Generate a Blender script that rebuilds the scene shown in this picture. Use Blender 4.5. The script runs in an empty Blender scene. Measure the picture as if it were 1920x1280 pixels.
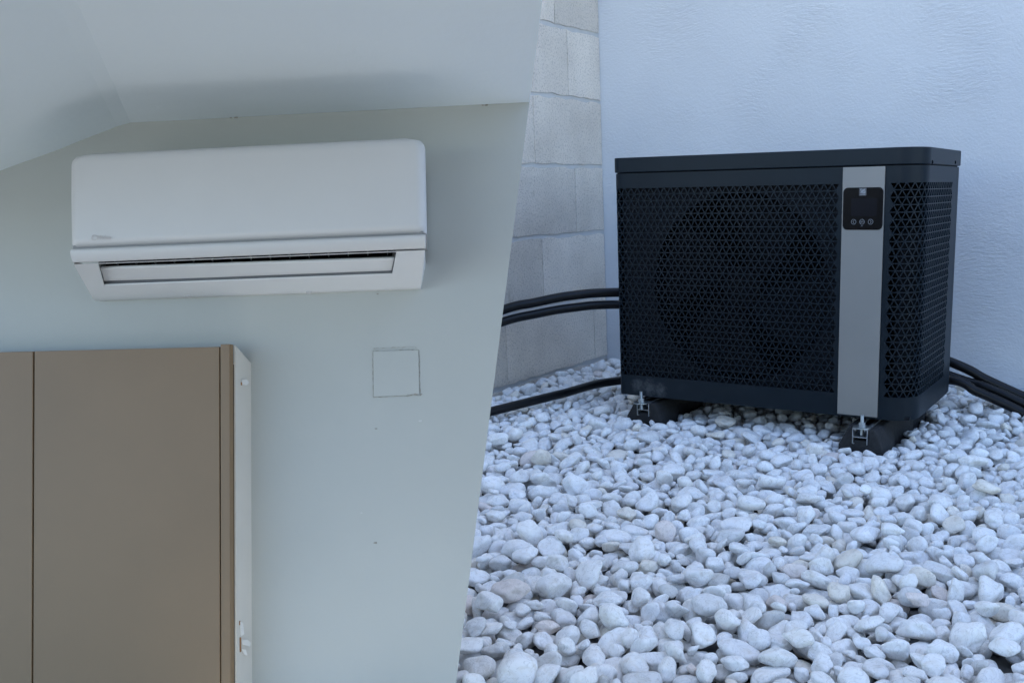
import bpy, bmesh, math, random
import numpy as np
from mathutils import Vector, Matrix

random.seed(7)
SC = bpy.context.scene
COL = SC.collection

# ------------------------------------------------------------------ camera
FPX, PPX, PPY = 1790.07, 1202.54, 732.90          # focal length and principal point, in 1920x1280 pixels
CAM = Vector((2.14612, -3.61653, 1.00481))
C_R = Vector((0.87234, 0.48854, -0.01884)); C_U = Vector((-0.08388, 0.18752, 0.97867)); C_F = Vector((-0.48165, 0.85216, -0.20456))
cam_data = bpy.data.cameras.new('camera')
cam = bpy.data.objects.new('camera', cam_data); COL.objects.link(cam)
cam_data.sensor_width = 36.0
cam_data.lens = FPX / 1920 * 36
cam_data.shift_x = (960 - PPX) / 1920
cam_data.shift_y = (PPY - 640) / 1920
cam_data.clip_start = 0.05; cam_data.clip_end = 500
cam.matrix_world = Matrix(((C_R.x, C_U.x, -C_F.x, CAM.x), (C_R.y, C_U.y, -C_F.y, CAM.y), (C_R.z, C_U.z, -C_F.z, CAM.z), (0, 0, 0, 1)))
SC.camera = cam

# ------------------------------------------------------------------ sky, sun, exposure
SUN_ELEV, SUN_AZ = math.radians(60), math.radians(30)     # azimuth clockwise from +Y
world = bpy.data.worlds.new('World'); SC.world = world; world.use_nodes = True
wn = world.node_tree.nodes; wl = world.node_tree.links
bg = wn['Background']
sky = wn.new('ShaderNodeTexSky'); sky.sky_type = 'NISHITA'; sky.sun_disc = False
sky.sun_elevation = SUN_ELEV; sky.sun_rotation = SUN_AZ
sky.air_density = 1.0; sky.dust_density = 0.6; sky.ozone_density = 2.5
wl.new(sky.outputs['Color'], bg.inputs['Color']); bg.inputs['Strength'].default_value = 0.115
sun_data = bpy.data.lights.new('sun', 'SUN'); sun_data.energy = 5.0; sun_data.angle = math.radians(0.5); sun_data.color = (1.0, 0.97, 0.93)
sun = bpy.data.objects.new('sun', sun_data); COL.objects.link(sun)
sd = Vector((math.sin(SUN_AZ) * math.cos(SUN_ELEV), math.cos(SUN_AZ) * math.cos(SUN_ELEV), math.sin(SUN_ELEV)))
sun.rotation_euler = (-sd).to_track_quat('-Z', 'Y').to_euler()
SC.view_settings.view_transform = 'Standard'; SC.view_settings.look = 'None'
SC.view_settings.exposure = 2.1; SC.view_settings.gamma = 1.0; SC.view_settings.use_curve_mapping = False
SC.cycles.use_denoising = True
SC.cycles.max_bounces = 8; SC.cycles.diffuse_bounces = 5

# ------------------------------------------------------------------ helpers
def ray(px, py):
    return C_R * ((px - PPX) / FPX) - C_U * ((py - PPY) / FPX) + C_F
def hit(px, py, p0, n):                      # where the line of sight of a photo pixel meets a plane of the place
    d = ray(px, py); n = Vector(n)
    return CAM + d * ((Vector(p0) - CAM).dot(n) / d.dot(n))

# frame of the room: local x along its wall, y into the wall, z up the wall
R_O = Vector((1.24724, -2.02619, 0.62304))
R_U = Vector((0.90468, 0.42577, 0.01628)); R_V = Vector((-0.11531, 0.20787, 0.97134)); R_N = Vector((-0.41019, 0.88063, -0.23715))
ROOM = Matrix(((R_U.x, R_N.x, R_V.x, R_O.x), (R_U.y, R_N.y, R_V.y, R_O.y), (R_U.z, R_N.z, R_V.z, R_O.z), (0, 0, 0, 1)))
ROOM_I = ROOM.inverted()
def rp(px, py, w=0.0):                       # photo pixel -> room-local point on the plane w metres in front of the wall
    return ROOM_I @ hit(px, py, R_O - R_N * w, R_N)

def tag(o, label=None, cat=None, group=None, kind=None):
    if label: o['label'] = label
    if cat: o['category'] = cat
    if group: o['group'] = group
    if kind: o['kind'] = kind
    return o
def empty(name, mat=None, loc=None):
    o = bpy.data.objects.new(name, None); COL.objects.link(o); o.empty_display_size = 0.1
    if mat is not None: o.matrix_world = mat
    if loc is not None: o.location = loc
    return o

class MB:
    def __init__(s): s.v = []; s.f = []
    def add(s, vs, fs):
        b = len(s.v); s.v += [tuple(p) for p in vs]; s.f += [tuple(b + i for i in f) for f in fs]; return s
    def box(s, x0, x1, y0, y1, z0, z1):
        return s.add([(x, y, z) for x in (x0, x1) for y in (y0, y1) for z in (z0, z1)],
                     [(0, 1, 3, 2), (4, 6, 7, 5), (0, 4, 5, 1), (2, 3, 7, 6), (0, 2, 6, 4), (1, 5, 7, 3)])
    def prism(s, poly, off):                 # polygon of 3-D points, extruded by a vector
        n = len(poly); poly = [Vector(p) for p in poly]; off = Vector(off)
        return s.add(list(poly) + [p + off for p in poly],
                     [tuple(range(n)), tuple(range(2 * n - 1, n - 1, -1))] + [(i, i + n, (i + 1) % n + n, (i + 1) % n) for i in range(n)])
    def tube(s, pts, r, seg=14, cap=True, ripple=None):
        pts = [Vector(p) for p in pts]; n = len(pts); rings = []
        up = Vector((0, 0, 1))
        for i, p in enumerate(pts):
            t = (pts[min(i + 1, n - 1)] - pts[max(i - 1, 0)]).normalized()
            a = t.cross(up)
            if a.length < 1e-4: a = t.cross(Vector((1, 0, 0)))
            a.normalize(); b = t.cross(a)
            rr = r if ripple is None else r * ripple(i)
            rings.append([p + (a * math.cos(q) + b * math.sin(q)) * rr for q in (2 * math.pi * k / seg for k in range(seg))])
        vs = [q for rg in rings for q in rg]; fs = []
        for i in range(n - 1):
            for k in range(seg):
                fs.append((i * seg + k, i * seg + (k + 1) % seg, (i + 1) * seg + (k + 1) % seg, (i + 1) * seg + k))
        if cap: fs += [tuple(range(seg - 1, -1, -1)), tuple((n - 1) * seg + k for k in range(seg))]
        return s.add(vs, fs)
    def disc(s, c, n, r, h, seg=24, r2=None):  # short cylinder / cone along n
        c = Vector(c); n = Vector(n).normalized(); a = n.orthogonal().normalized(); b = n.cross(a); r2 = r if r2 is None else r2
        q = [2 * math.pi * k / seg for k in range(seg)]
        vs = [c + (a * math.cos(t) + b * math.sin(t)) * r for t in q] + [c + n * h + (a * math.cos(t) + b * math.sin(t)) * r2 for t in q]
        fs = [tuple(range(seg - 1, -1, -1)), tuple(range(seg, 2 * seg))] + [(k, (k + 1) % seg, (k + 1) % seg + seg, k + seg) for k in range(seg)]
        return s.add(vs, fs)
    def ring(s, c, n, r0, r1, h, seg=28, a0=0, a1=2 * math.pi):
        c = Vector(c); n = Vector(n).normalized(); a = Vector((1, 0, 0)); a = (a - n * a.dot(n)).normalized(); b = n.cross(a)
        full = abs(a1 - a0 - 2 * math.pi) < 1e-6; m = seg if full else seg + 1
        vs = []
        for k in range(m):
            t = a0 + (a1 - a0) * k / seg; d = a * math.cos(t) + b * math.sin(t)
            vs += [c + d * r0, c + d * r1, c + d * r1 + n * h, c + d * r0 + n * h]
        fs = []
        for k in range(seg):
            i, j = 4 * k, 4 * ((k + 1) % m)
            for e in range(4): fs.append((i + e, i + (e + 1) % 4, j + (e + 1) % 4, j + e))
        if not full: fs += [(0, 3, 2, 1), (4 * seg, 4 * seg + 1, 4 * seg + 2, 4 * seg + 3)]
        return s.add(vs, fs)
    def build(s, name, mat, parent=None, bevel=0.0, seg=2, smooth=None, recalc=True, matrix=None):
        me = bpy.data.meshes.new(name); me.from_pydata(s.v, [], s.f)
        bm = bmesh.new(); bm.from_mesh(me)
        if recalc: bmesh.ops.recalc_face_normals(bm, faces=bm.faces)
        if bevel > 0:
            es = [e for e in bm.edges if len(e.link_faces) == 2 and e.calc_face_angle(0) > math.radians(30)]
            bmesh.ops.bevel(bm, geom=es, offset=bevel, segments=seg, profile=0.5, affect='EDGES', clamp_overlap=True)
        bm.to_mesh(me); bm.free()
        o = bpy.data.objects.new(name, me); COL.objects.link(o)
        me.materials.append(mat)
        if smooth is not None or bevel > 0:
            me.polygons.foreach_set('use_smooth', [True] * len(me.polygons))
            ang = math.radians(smooth if smooth is not None else 40)
            bm = bmesh.new(); bm.from_mesh(me)
            for e in bm.edges: e.smooth = not (len(e.link_faces) == 2 and e.calc_face_angle(0) > ang)
            bm.to_mesh(me); bm.free()
            if bevel > 0:
                md = o.modifiers.new('weighted', 'WEIGHTED_NORMAL'); md.keep_sharp = True
        if parent is not None: o.parent = parent
        elif matrix is not None: o.matrix_world = matrix
        return o

def spline(pts, n=10):                       # Catmull-Rom through the points
    pts = [Vector(p) for p in pts]; out = []
    P = [pts[0] * 2 - pts[1]] + pts + [pts[-1] * 2 - pts[-2]]
    for i in range(1, len(P) - 2):
        p0, p1, p2, p3 = P[i - 1:i + 3]
        for k in range(n):
            t = k / n
            out.append(0.5 * ((2 * p1) + (p2 - p0) * t + (2 * p0 - 5 * p1 + 4 * p2 - p3) * t * t + (3 * p1 - p0 - 3 * p2 + p3) * t ** 3))
    out.append(pts[-1]); return out

# ------------------------------------------------------------------ materials
def mat_new(name):
    m = bpy.data.materials.new(name); m.use_nodes = True
    return m, m.node_tree.nodes, m.node_tree.links, m.node_tree.nodes['Principled BSDF']
def ramp(nodes, stops):
    r = nodes.new('ShaderNodeValToRGB'); el = r.color_ramp.elements
    while len(el) < len(stops): el.new(0.5)
    for e, (p, c) in zip(el, stops):
        e.position = p; e.color = (c, c, c, 1) if isinstance(c, (int, float)) else (*c, 1)
    return r
def simple(name, col, rough=0.5, metal=0.0, var=0.06, nscale=6.0, bump=0.0, bscale=200.0, spec=0.5, coat=0.0, bdist=0.001):
    m, N, L, B = mat_new(name)
    tc = N.new('ShaderNodeTexCoord')
    nz = N.new('ShaderNodeTexNoise'); nz.inputs['Scale'].default_value = nscale; nz.inputs['Detail'].default_value = 6; nz.inputs['Roughness'].default_value = 0.6
    L.new(tc.outputs['Object'], nz.inputs['Vector'])
    r = ramp(N, [(0.25, tuple(c * (1 - var) for c in col)), (0.75, tuple(min(1, c * (1 + var)) for c in col))])
    L.new(nz.outputs['Fac'], r.inputs['Fac']); L.new(r.outputs['Color'], B.inputs['Base Color'])
    B.inputs['Roughness'].default_value = rough; B.inputs['Metallic'].default_value = metal
    B.inputs['Specular IOR Level'].default_value = spec; B.inputs['Coat Weight'].default_value = coat
    if bump > 0:
        n2 = N.new('ShaderNodeTexNoise'); n2.inputs['Scale'].default_value = bscale; n2.inputs['Detail'].default_value = 3
        L.new(tc.outputs['Object'], n2.inputs['Vector'])
        bp = N.new('ShaderNodeBump'); bp.inputs['Strength'].default_value = bump; bp.inputs['Distance'].default_value = bdist
        L.new(n2.outputs['Fac'], bp.inputs['Height']); L.new(bp.outputs['Normal'], B.inputs['Normal'])
    return m

def pebble_material(name, island):
    m, N, L, B = mat_new(name)
    tc = N.new('ShaderNodeTexCoord')
    if island:
        geo0 = N.new('ShaderNodeNewGeometry'); rn = geo0.outputs['Random Per Island']
        base = N.new('ShaderNodeAttribute'); base.attribute_name = 'tint'
    else:
        base = N.new('ShaderNodeObjectInfo'); rn = base.outputs['Random']
    geo = N.new('ShaderNodeNewGeometry')
    off = N.new('ShaderNodeVectorMath'); off.operation = 'ADD'
    mul = N.new('ShaderNodeMath'); mul.operation = 'MULTIPLY'; mul.inputs[1].default_value = 37.0; L.new(rn, mul.inputs[0])
    L.new(geo.outputs['Position'], off.inputs[0]); L.new(mul.outputs[0], off.inputs[1])
    n1 = N.new('ShaderNodeTexNoise'); n1.inputs['Scale'].default_value = 38; n1.inputs['Detail'].default_value = 7; n1.inputs['Roughness'].default_value = 0.65; n1.inputs['Distortion'].default_value = 0.8
    L.new(off.outputs[0], n1.inputs['Vector'])
    r1 = ramp(N, [(0.24, (0.62, 0.52, 0.38)), (0.36, (0.80, 0.76, 0.70)), (0.52, (0.96, 0.95, 0.94)), (0.72, (1, 1, 1))]); L.new(n1.outputs['Fac'], r1.inputs['Fac'])
    mx = N.new('ShaderNodeMix'); mx.data_type = 'RGBA'; mx.blend_type = 'MULTIPLY'; mx.inputs['Factor'].default_value = 0.6
    L.new(base.outputs['Color'], mx.inputs[6]); L.new(r1.outputs['Color'], mx.inputs[7])
    n2 = N.new('ShaderNodeTexNoise'); n2.inputs['Scale'].default_value = 210; n2.inputs['Detail'].default_value = 4; n2.inputs['Roughness'].default_value = 0.7
    L.new(off.outputs[0], n2.inputs['Vector'])
    r2 = ramp(N, [(0.30, (0.52, 0.46, 0.40)), (0.39, (1, 1, 1))]); L.new(n2.outputs['Fac'], r2.inputs['Fac'])
    mx2 = N.new('ShaderNodeMix'); mx2.data_type = 'RGBA'; mx2.blend_type = 'MULTIPLY'; mx2.inputs['Factor'].default_value = 0.5
    L.new(mx.outputs[2], mx2.inputs[6]); L.new(r2.outputs['Color'], mx2.inputs[7])
    n3 = N.new('ShaderNodeTexNoise'); n3.inputs['Scale'].default_value = 24; n3.inputs['Detail'].default_value = 5; n3.inputs['Distortion'].default_value = 2.2
    L.new(off.outputs[0], n3.inputs['Vector'])
    r3 = ramp(N, [(0.470, (1, 1, 1)), (0.490, (0.66, 0.66, 0.67)), (0.497, (0.66, 0.65, 0.64)), (0.515, (1, 1, 1))]); L.new(n3.outputs['Fac'], r3.inputs['Fac'])
    mx3 = N.new('ShaderNodeMix'); mx3.data_type = 'RGBA'; mx3.blend_type = 'MULTIPLY'; mx3.inputs['Factor'].default_value = 0.55
    L.new(mx2.outputs[2], mx3.inputs[6]); L.new(r3.outputs['Color'], mx3.inputs[7])
    L.new(mx3.outputs[2], B.inputs['Base Color'])
    B.inputs['Roughness'].default_value = 0.62; B.inputs['Specular IOR Level'].default_value = 0.35
    ad = N.new('ShaderNodeMath'); ad.operation = 'MULTIPLY_ADD'; ad.inputs[1].default_value = 0.35; L.new(n2.outputs['Fac'], ad.inputs[0]); L.new(n1.outputs['Fac'], ad.inputs[2])
    bp = N.new('ShaderNodeBump'); bp.inputs['Strength'].default_value = 0.5; bp.inputs['Distance'].default_value = 0.005
    L.new(ad.outputs[0], bp.inputs['Height']); L.new(bp.outputs['Normal'], B.inputs['Normal'])
    return m

def stucco_material():
    m, N, L, B = mat_new('white_stucco')
    tc = N.new('ShaderNodeTexCoord')
    big = N.new('ShaderNodeTexNoise'); big.inputs['Scale'].default_value = 1.1; big.inputs['Detail'].default_value = 3
    L.new(tc.outputs['Object'], big.inputs['Vector'])
    r = ramp(N, [(0.3, (0.59, 0.60, 0.62)), (0.7, (0.65, 0.66, 0.675))]); L.new(big.outputs['Fac'], r.inputs['Fac']); L.new(r.outputs['Color'], B.inputs['Base Color'])
    B.inputs['Roughness'].default_value = 0.85; B.inputs['Specular IOR Level'].default_value = 0.2
    # trowel drags: stretched noise, only in patches, over a fine grain
    wob = N.new('ShaderNodeTexNoise'); wob.inputs['Scale'].default_value = 2.2; wob.inputs['Detail'].default_value = 1
    L.new(tc.outputs['Object'], wob.inputs['Vector'])
    vm = N.new('ShaderNodeVectorMath'); vm.operation = 'MULTIPLY_ADD'; vm.inputs[1].default_value = (0.16, 0.16, 0.16)
    L.new(wob.outputs['Color'], vm.inputs[0]); L.new(tc.outputs['Object'], vm.inputs[2])
    mp = N.new('ShaderNodeMapping'); mp.inputs['Scale'].default_value = (24, 24, 92); mp.inputs['Rotation'].default_value = (0, math.radians(8), 0)
    L.new(vm.outputs[0], mp.inputs['Vector'])
    drag = N.new('ShaderNodeTexNoise'); drag.inputs['Scale'].default_value = 1.0; drag.inputs['Detail'].default_value = 5; drag.inputs['Roughness'].default_value = 0.62
    L.new(mp.outputs[0], drag.inputs['Vector'])
    pat = N.new('ShaderNodeTexNoise'); pat.inputs['Scale'].default_value = 2.6; pat.inputs['Detail'].default_value = 2
    L.new(tc.outputs['Object'], pat.inputs['Vector'])
    pr = ramp(N, [(0.45, 0.08), (0.68, 0.8)]); L.new(pat.outputs['Fac'], pr.inputs['Fac'])
    md = N.new('ShaderNodeMath'); md.operation = 'MULTIPLY'; L.new(drag.outputs['Fac'], md.inputs[0]); L.new(pr.outputs['Color'], md.inputs[1])
    grain = N.new('ShaderNodeTexNoise'); grain.inputs['Scale'].default_value = 75; grain.inputs['Detail'].default_value = 4; grain.inputs['Roughness'].default_value = 0.6
    L.new(vm.outputs[0], grain.inputs['Vector'])
    ma = N.new('ShaderNodeMath'); ma.operation = 'MULTIPLY_ADD'; ma.inputs[1].default_value = 0.34; L.new(grain.outputs['Fac'], ma.inputs[0]); L.new(md.outputs[0], ma.inputs[2])
    bp = N.new('ShaderNodeBump'); bp.inputs['Strength'].default_value = 0.75; bp.inputs['Distance'].default_value = 0.014
    L.new(ma.outputs[0], bp.inputs['Height']); L.new(bp.outputs['Normal'], B.inputs['Normal'])
    return m

def block_material():
    m, N, L, B = mat_new('aerated_concrete')
    tc = N.new('ShaderNodeTexCoord'); oi = N.new('ShaderNodeObjectInfo')
    n1 = N.new('ShaderNodeTexNoise'); n1.inputs['Scale'].default_value = 3.0; n1.inputs['Detail'].default_value = 6; L.new(tc.outputs['Object'], n1.inputs['Vector'])
    r1 = ramp(N, [(0.3, (0.64, 0.57, 0.49)), (0.65, (0.79, 0.71, 0.615))]); L.new(n1.outputs['Fac'], r1.inputs['Fac'])
    n2 = N.new('ShaderNodeTexNoise'); n2.inputs['Scale'].default_value = 95; n2.inputs['Detail'].default_value = 4; n2.inputs['Roughness'].default_value = 0.7; L.new(tc.outputs['Object'], n2.inputs['Vector'])
    r2 = ramp(N, [(0.34, 0.62), (0.50, 1.0)]); L.new(n2.outputs['Fac'], r2.inputs['Fac'])
    mx = N.new('ShaderNodeMix'); mx.data_type = 'RGBA'; mx.blend_type = 'MULTIPLY'; mx.inputs['Factor'].default_value = 0.85
    L.new(r1.outputs['Color'], mx.inputs[6]); L.new(r2.outputs['Color'], mx.inputs[7])
    # vertical grime streaks, sparse
    mp = N.new('ShaderNodeMapping'); mp.inputs['Scale'].default_value = (9, 9, 3.2); L.new(tc.outputs['Object'], mp.inputs['Vector'])
    n3 = N.new('ShaderNodeTexNoise'); n3.inputs['Scale'].default_value = 1.0; n3.inputs['Detail'].default_value = 5; L.new(mp.outputs[0], n3.inputs['Vector'])
    r3 = ramp(N, [(0.26, (0.66, 0.62, 0.55)), (0.33, (1, 1, 1))]); L.new(n3.outputs['Fac'], r3.inputs['Fac'])
    mx2 = N.new('ShaderNodeMix'); mx2.data_type = 'RGBA'; mx2.blend_type = 'MULTIPLY'; mx2.inputs['Factor'].default_value = 0.7
    L.new(mx.outputs[2], mx2.inputs[6]); L.new(r3.outputs['Color'], mx2.inputs[7])
    hv = N.new('ShaderNodeHueSaturation'); vv = N.new('ShaderNodeMath'); vv.operation = 'MULTIPLY_ADD'; vv.inputs[1].default_value = 0.22; vv.inputs[2].default_value = 0.90
    L.new(oi.outputs['Random'], vv.inputs[0]); L.new(vv.outputs[0], hv.inputs['Value']); L.new(mx2.outputs[2], hv.inputs['Color'])
    L.new(hv.outputs['Color'], B.inputs['Base Color'])
    B.inputs['Roughness'].default_value = 0.95; B.inputs['Specular IOR Level'].default_value = 0.15
    bp = N.new('ShaderNodeBump'); bp.inputs['Strength'].default_value = 1.0; bp.inputs['Distance'].default_value = 0.008
    L.new(n2.outputs['Fac'], bp.inputs['Height']); L.new(bp.outputs['Normal'], B.inputs['Normal'])
    return m

def dark_paving_material():                 # made-up paving round the pebble bed, dark to bounce little light into the room
    m, N, L, B = mat_new('low_bounce_paving')
    tc = N.new('ShaderNodeTexCoord')
    n1 = N.new('ShaderNodeTexNoise'); n1.inputs['Scale'].default_value = 1.5; n1.inputs['Detail'].default_value = 8; L.new(tc.outputs['Object'], n1.inputs['Vector'])
    r = ramp(N, [(0.3, (0.10, 0.10, 0.10)), (0.7, (0.14, 0.14, 0.135))]); L.new(n1.outputs['Fac'], r.inputs['Fac'])
    L.new(r.outputs['Color'], B.inputs['Base Color']); B.inputs['Roughness'].default_value = 0.9
    n2 = N.new('ShaderNodeTexNoise'); n2.inputs['Scale'].default_value = 120; n2.inputs['Detail'].default_value = 4; L.new(tc.outputs['Object'], n2.inputs['Vector'])
    bp = N.new('ShaderNodeBump'); bp.inputs['Strength'].default_value = 0.4; bp.inputs['Distance'].default_value = 0.004
    L.new(n2.outputs['Fac'], bp.inputs['Height']); L.new(bp.outputs['Normal'], B.inputs['Normal'])
    return m

def paint_material(name, c0, c1, bump=0.12):
    m, N, L, B = mat_new(name)
    tc = N.new('ShaderNodeTexCoord')
    n1 = N.new('ShaderNodeTexNoise'); n1.inputs['Scale'].default_value = 2.2; n1.inputs['Detail'].default_value = 4; L.new(tc.outputs['Object'], n1.inputs['Vector'])
    r1 = ramp(N, [(0.3, c0), (0.7, c1)]); L.new(n1.outputs['Fac'], r1.inputs['Fac']); L.new(r1.outputs['Color'], B.inputs['Base Color'])
    B.inputs['Roughness'].default_value = 0.75; B.inputs['Specular IOR Level'].default_value = 0.25
    n2 = N.new('ShaderNodeTexNoise'); n2.inputs['Scale'].default_value = 16; n2.inputs['Detail'].default_value = 6; n2.inputs['Roughness'].default_value = 0.55; L.new(tc.outputs['Object'], n2.inputs['Vector'])
    bp = N.new('ShaderNodeBump'); bp.inputs['Strength'].default_value = bump; bp.inputs['Distance'].default_value = 0.01
    L.new(n2.outputs['Fac'], bp.inputs['Height']); L.new(bp.outputs['Normal'], B.inputs['Normal'])
    return m

def pipe_material():
    m, N, L, B = mat_new('black_pipe')
    tc = N.new('ShaderNodeTexCoord')
    n1 = N.new('ShaderNodeTexNoise'); n1.inputs['Scale'].default_value = 30; n1.inputs['Detail'].default_value = 8; n1.inputs['Roughness'].default_value = 0.75; L.new(tc.outputs['Object'], n1.inputs['Vector'])
    r1 = ramp(N, [(0.58, (0.005, 0.0055, 0.007)), (0.70, (0.02, 0.02, 0.02)), (0.78, (0.18, 0.17, 0.16))]); L.new(n1.outputs['Fac'], r1.inputs['Fac'])
    L.new(r1.outputs['Color'], B.inputs['Base Color']); B.inputs['Roughness'].default_value = 0.32; B.inputs['Specular IOR Level'].default_value = 0.3
    return m

def casing_material():
    m, N, L, B = mat_new('anthracite_casing')
    tc = N.new('ShaderNodeTexCoord')
    n1 = N.new('ShaderNodeTexNoise'); n1.inputs['Scale'].default_value = 5; n1.inputs['Detail'].default_value = 8; n1.inputs['Roughness'].default_value = 0.7; L.new(tc.outputs['Object'], n1.inputs['Vector'])
    r1 = ramp(N, [(0.35, (0.0040, 0.0095, 0.0150)), (0.62, (0.0052, 0.0115, 0.0178)), (0.80, (0.013, 0.019, 0.026))]); L.new(n1.outputs['Fac'], r1.inputs['Fac'])
    # pale dried splashes and scuffs, low on the front panel
    acc = None
    for (sx, sz, sr) in ((0.105, 0.045, 0.075), (0.215, 0.035, 0.07), (0.16, 0.04, 0.09)):
        dv_ = N.new('ShaderNodeVectorMath'); dv_.operation = 'DISTANCE'; dv_.inputs[1].default_value = (sx, 0.0, sz); L.new(tc.outputs['Object'], dv_.inputs[0])
        mr = N.new('ShaderNodeMapRange'); mr.inputs['From Min'].default_value = sr; mr.inputs['From Max'].default_value = 0.0; L.new(dv_.outputs['Value'], mr.inputs['Value'])
        if acc is None: acc = mr.outputs['Result']
        else:
            ad_ = N.new('ShaderNodeMath'); ad_.operation = 'MAXIMUM'; L.new(acc, ad_.inputs[0]); L.new(mr.outputs['Result'], ad_.inputs[1]); acc = ad_.outputs[0]
    ns = N.new('ShaderNodeTexNoise'); ns.inputs['Scale'].default_value = 55; ns.inputs['Detail'].default_value = 6; ns.inputs['Roughness'].default_value = 0.7; L.new(tc.outputs['Object'], ns.inputs['Vector'])
    mm = N.new('ShaderNodeMath'); mm.operation = 'MULTIPLY'; L.new(acc, mm.inputs[0]); L.new(ns.outputs['Fac'], mm.inputs[1])
    rs = ramp(N, [(0.24, 0.0), (0.50, 0.6)]); L.new(mm.outputs[0], rs.inputs['Fac'])
    mxs = N.new('ShaderNodeMix'); mxs.data_type = 'RGBA'; L.new(rs.outputs['Color'], mxs.inputs['Factor']); L.new(r1.outputs['Color'], mxs.inputs[6]); mxs.inputs[7].default_value = (0.10, 0.105, 0.11, 1)
    L.new(mxs.outputs[2], B.inputs['Base Color'])
    B.inputs['Roughness'].default_value = 0.40; B.inputs['Specular IOR Level'].default_value = 0.2
    n2 = N.new('ShaderNodeTexNoise'); n2.inputs['Scale'].default_value = 900; L.new(tc.outputs['Object'], n2.inputs['Vector'])
    bp = N.new('ShaderNodeBump'); bp.inputs['Strength'].default_value = 0.12; bp.inputs['Distance'].default_value = 0.0006
    L.new(n2.outputs['Fac'], bp.inputs['Height']); L.new(bp.outputs['Normal'], B.inputs['Normal'])
    return m

M_STUCCO = stucco_material(); M_BLOCK = block_material()
M_MORTAR = simple('mortar', (0.53, 0.52, 0.505), 0.9, var=0.08, nscale=9, bump=0.3, bscale=60, bdist=0.004)
M_SHEET = dark_paving_material()
M_PEB = pebble_material('white_pebble', False); M_PEB_STUFF = pebble_material('white_pebble_mass', True)
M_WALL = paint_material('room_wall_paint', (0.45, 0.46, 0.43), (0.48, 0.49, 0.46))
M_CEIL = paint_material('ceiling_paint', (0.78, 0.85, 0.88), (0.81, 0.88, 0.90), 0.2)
M_SHELL = simple('room_outer_render', (0.55, 0.55, 0.53), 0.9, bump=0.2, bscale=40)
M_ACW = simple('ac_plastic', (0.61, 0.60, 0.59), 0.42, var=0.02)
M_ACW_LIT = simple('ac_plastic_gloss_lit', (0.76, 0.76, 0.755), 0.28, var=0.02)  # glossier, paler copy for louver and underside, painting in light from below
M_DARK = simple('dark_cavity', (0.004, 0.005, 0.007), 0.8, spec=0.1)
M_GROOVE_SHADE = simple('ac_groove_shade', (0.26, 0.26, 0.26), 0.6)  # grey stands for the shadow line below the front panel
M_REVEAL_SHADE = simple('ac_reveal_shade', (0.12, 0.125, 0.13), 0.5)  # dark grey puts the outlet's shade into the colour
M_VANE = simple('dark_vane', (0.014, 0.016, 0.018), 0.5)
M_LOGO = simple('pale_logo_print', (0.55, 0.52, 0.51), 0.5)
M_CAB = simple('taupe_laminate', (0.225, 0.148, 0.080), 0.5, var=0.07, nscale=3, bump=0.05, bscale=400)
M_CABW = simple('cabinet_white_side', (0.62, 0.58, 0.51), 0.7, var=0.05, nscale=7, bump=0.15, bscale=25, bdist=0.004)
M_LOW_BOUNCE = simple('unseen_wall_dark', (0.075, 0.055, 0.04), 0.6, var=0.2, nscale=8)  # made-up dark finish so the added wall behind the viewer reflects little
M_PEEL = simple('peeled_paint', (0.68, 0.66, 0.62), 0.7)
M_RUST = simple('rust_stain', (0.30, 0.15, 0.06), 0.9, var=0.3, nscale=60)
M_CRACK = simple('crack_filler', (0.31, 0.29, 0.25), 0.9, var=0.3, nscale=40)
M_CASE = casing_material()
M_INNER = simple('inner_plate', (0.003, 0.0045, 0.008), 0.6, spec=0.2)
M_FAN = simple('fan_plastic', (0.002, 0.0025, 0.004), 0.6, spec=0.12)
M_STRIP = simple('grey_strip', (0.235, 0.225, 0.205), 0.45, var=0.03, bump=0.04, bscale=700)
M_GLASS = simple('display_glass', (0.002, 0.0025, 0.004), 0.15, spec=0.22)
M_SCREEN = simple('display_screen', (0.003, 0.004, 0.008), 0.2, spec=0.22)
M_PRINT = simple('white_print', (0.24, 0.25, 0.265), 0.5)
M_EMBLEM = simple('emblem_grey', (0.05, 0.05, 0.055), 0.4)
M_RUBBER = simple('black_rubber', (0.018, 0.018, 0.019), 0.85, var=0.35, nscale=30, bump=0.8, bscale=120, bdist=0.004)
M_ALU = simple('aluminium_rail', (0.46, 0.48, 0.50), 0.45, 0.9, var=0.1, nscale=25)
M_ZINC = simple('zinc_bolt', (0.42, 0.45, 0.46), 0.35, 0.95, var=0.12, nscale=60)
M_PIPE = pipe_material()
M_DUST = simple('dried_splash', (0.16, 0.16, 0.165), 0.9, var=0.4, nscale=60)
# ------------------------------------------------------------------ ground and outdoor walls
WALL_Y, WALL_X = 1.33, -0.88
g = MB(); g.add([(-60, -80, -0.053), (80, -80, -0.053), (80, 60, -0.053), (-60, 60, -0.053)], [(0, 1, 2, 3)])
tag(g.build('ground', M_SHEET), kind='structure')

w = MB(); w.box(WALL_X - 0.25, 11.0, WALL_Y, WALL_Y + 0.25, -0.3, 7.85)
rw_ = w.build('rendered_wall', M_STUCCO)
tag(rw_, 'tall white rough-rendered wall behind the dark heat pump', 'wall')
pl = MB(); pl.box(WALL_X + 0.02, 10.9, WALL_Y - 0.045, WALL_Y - 0.001, -0.29, 0.012)
pl.build('plinth', M_MORTAR, rw_, bevel=0.006)

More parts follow.
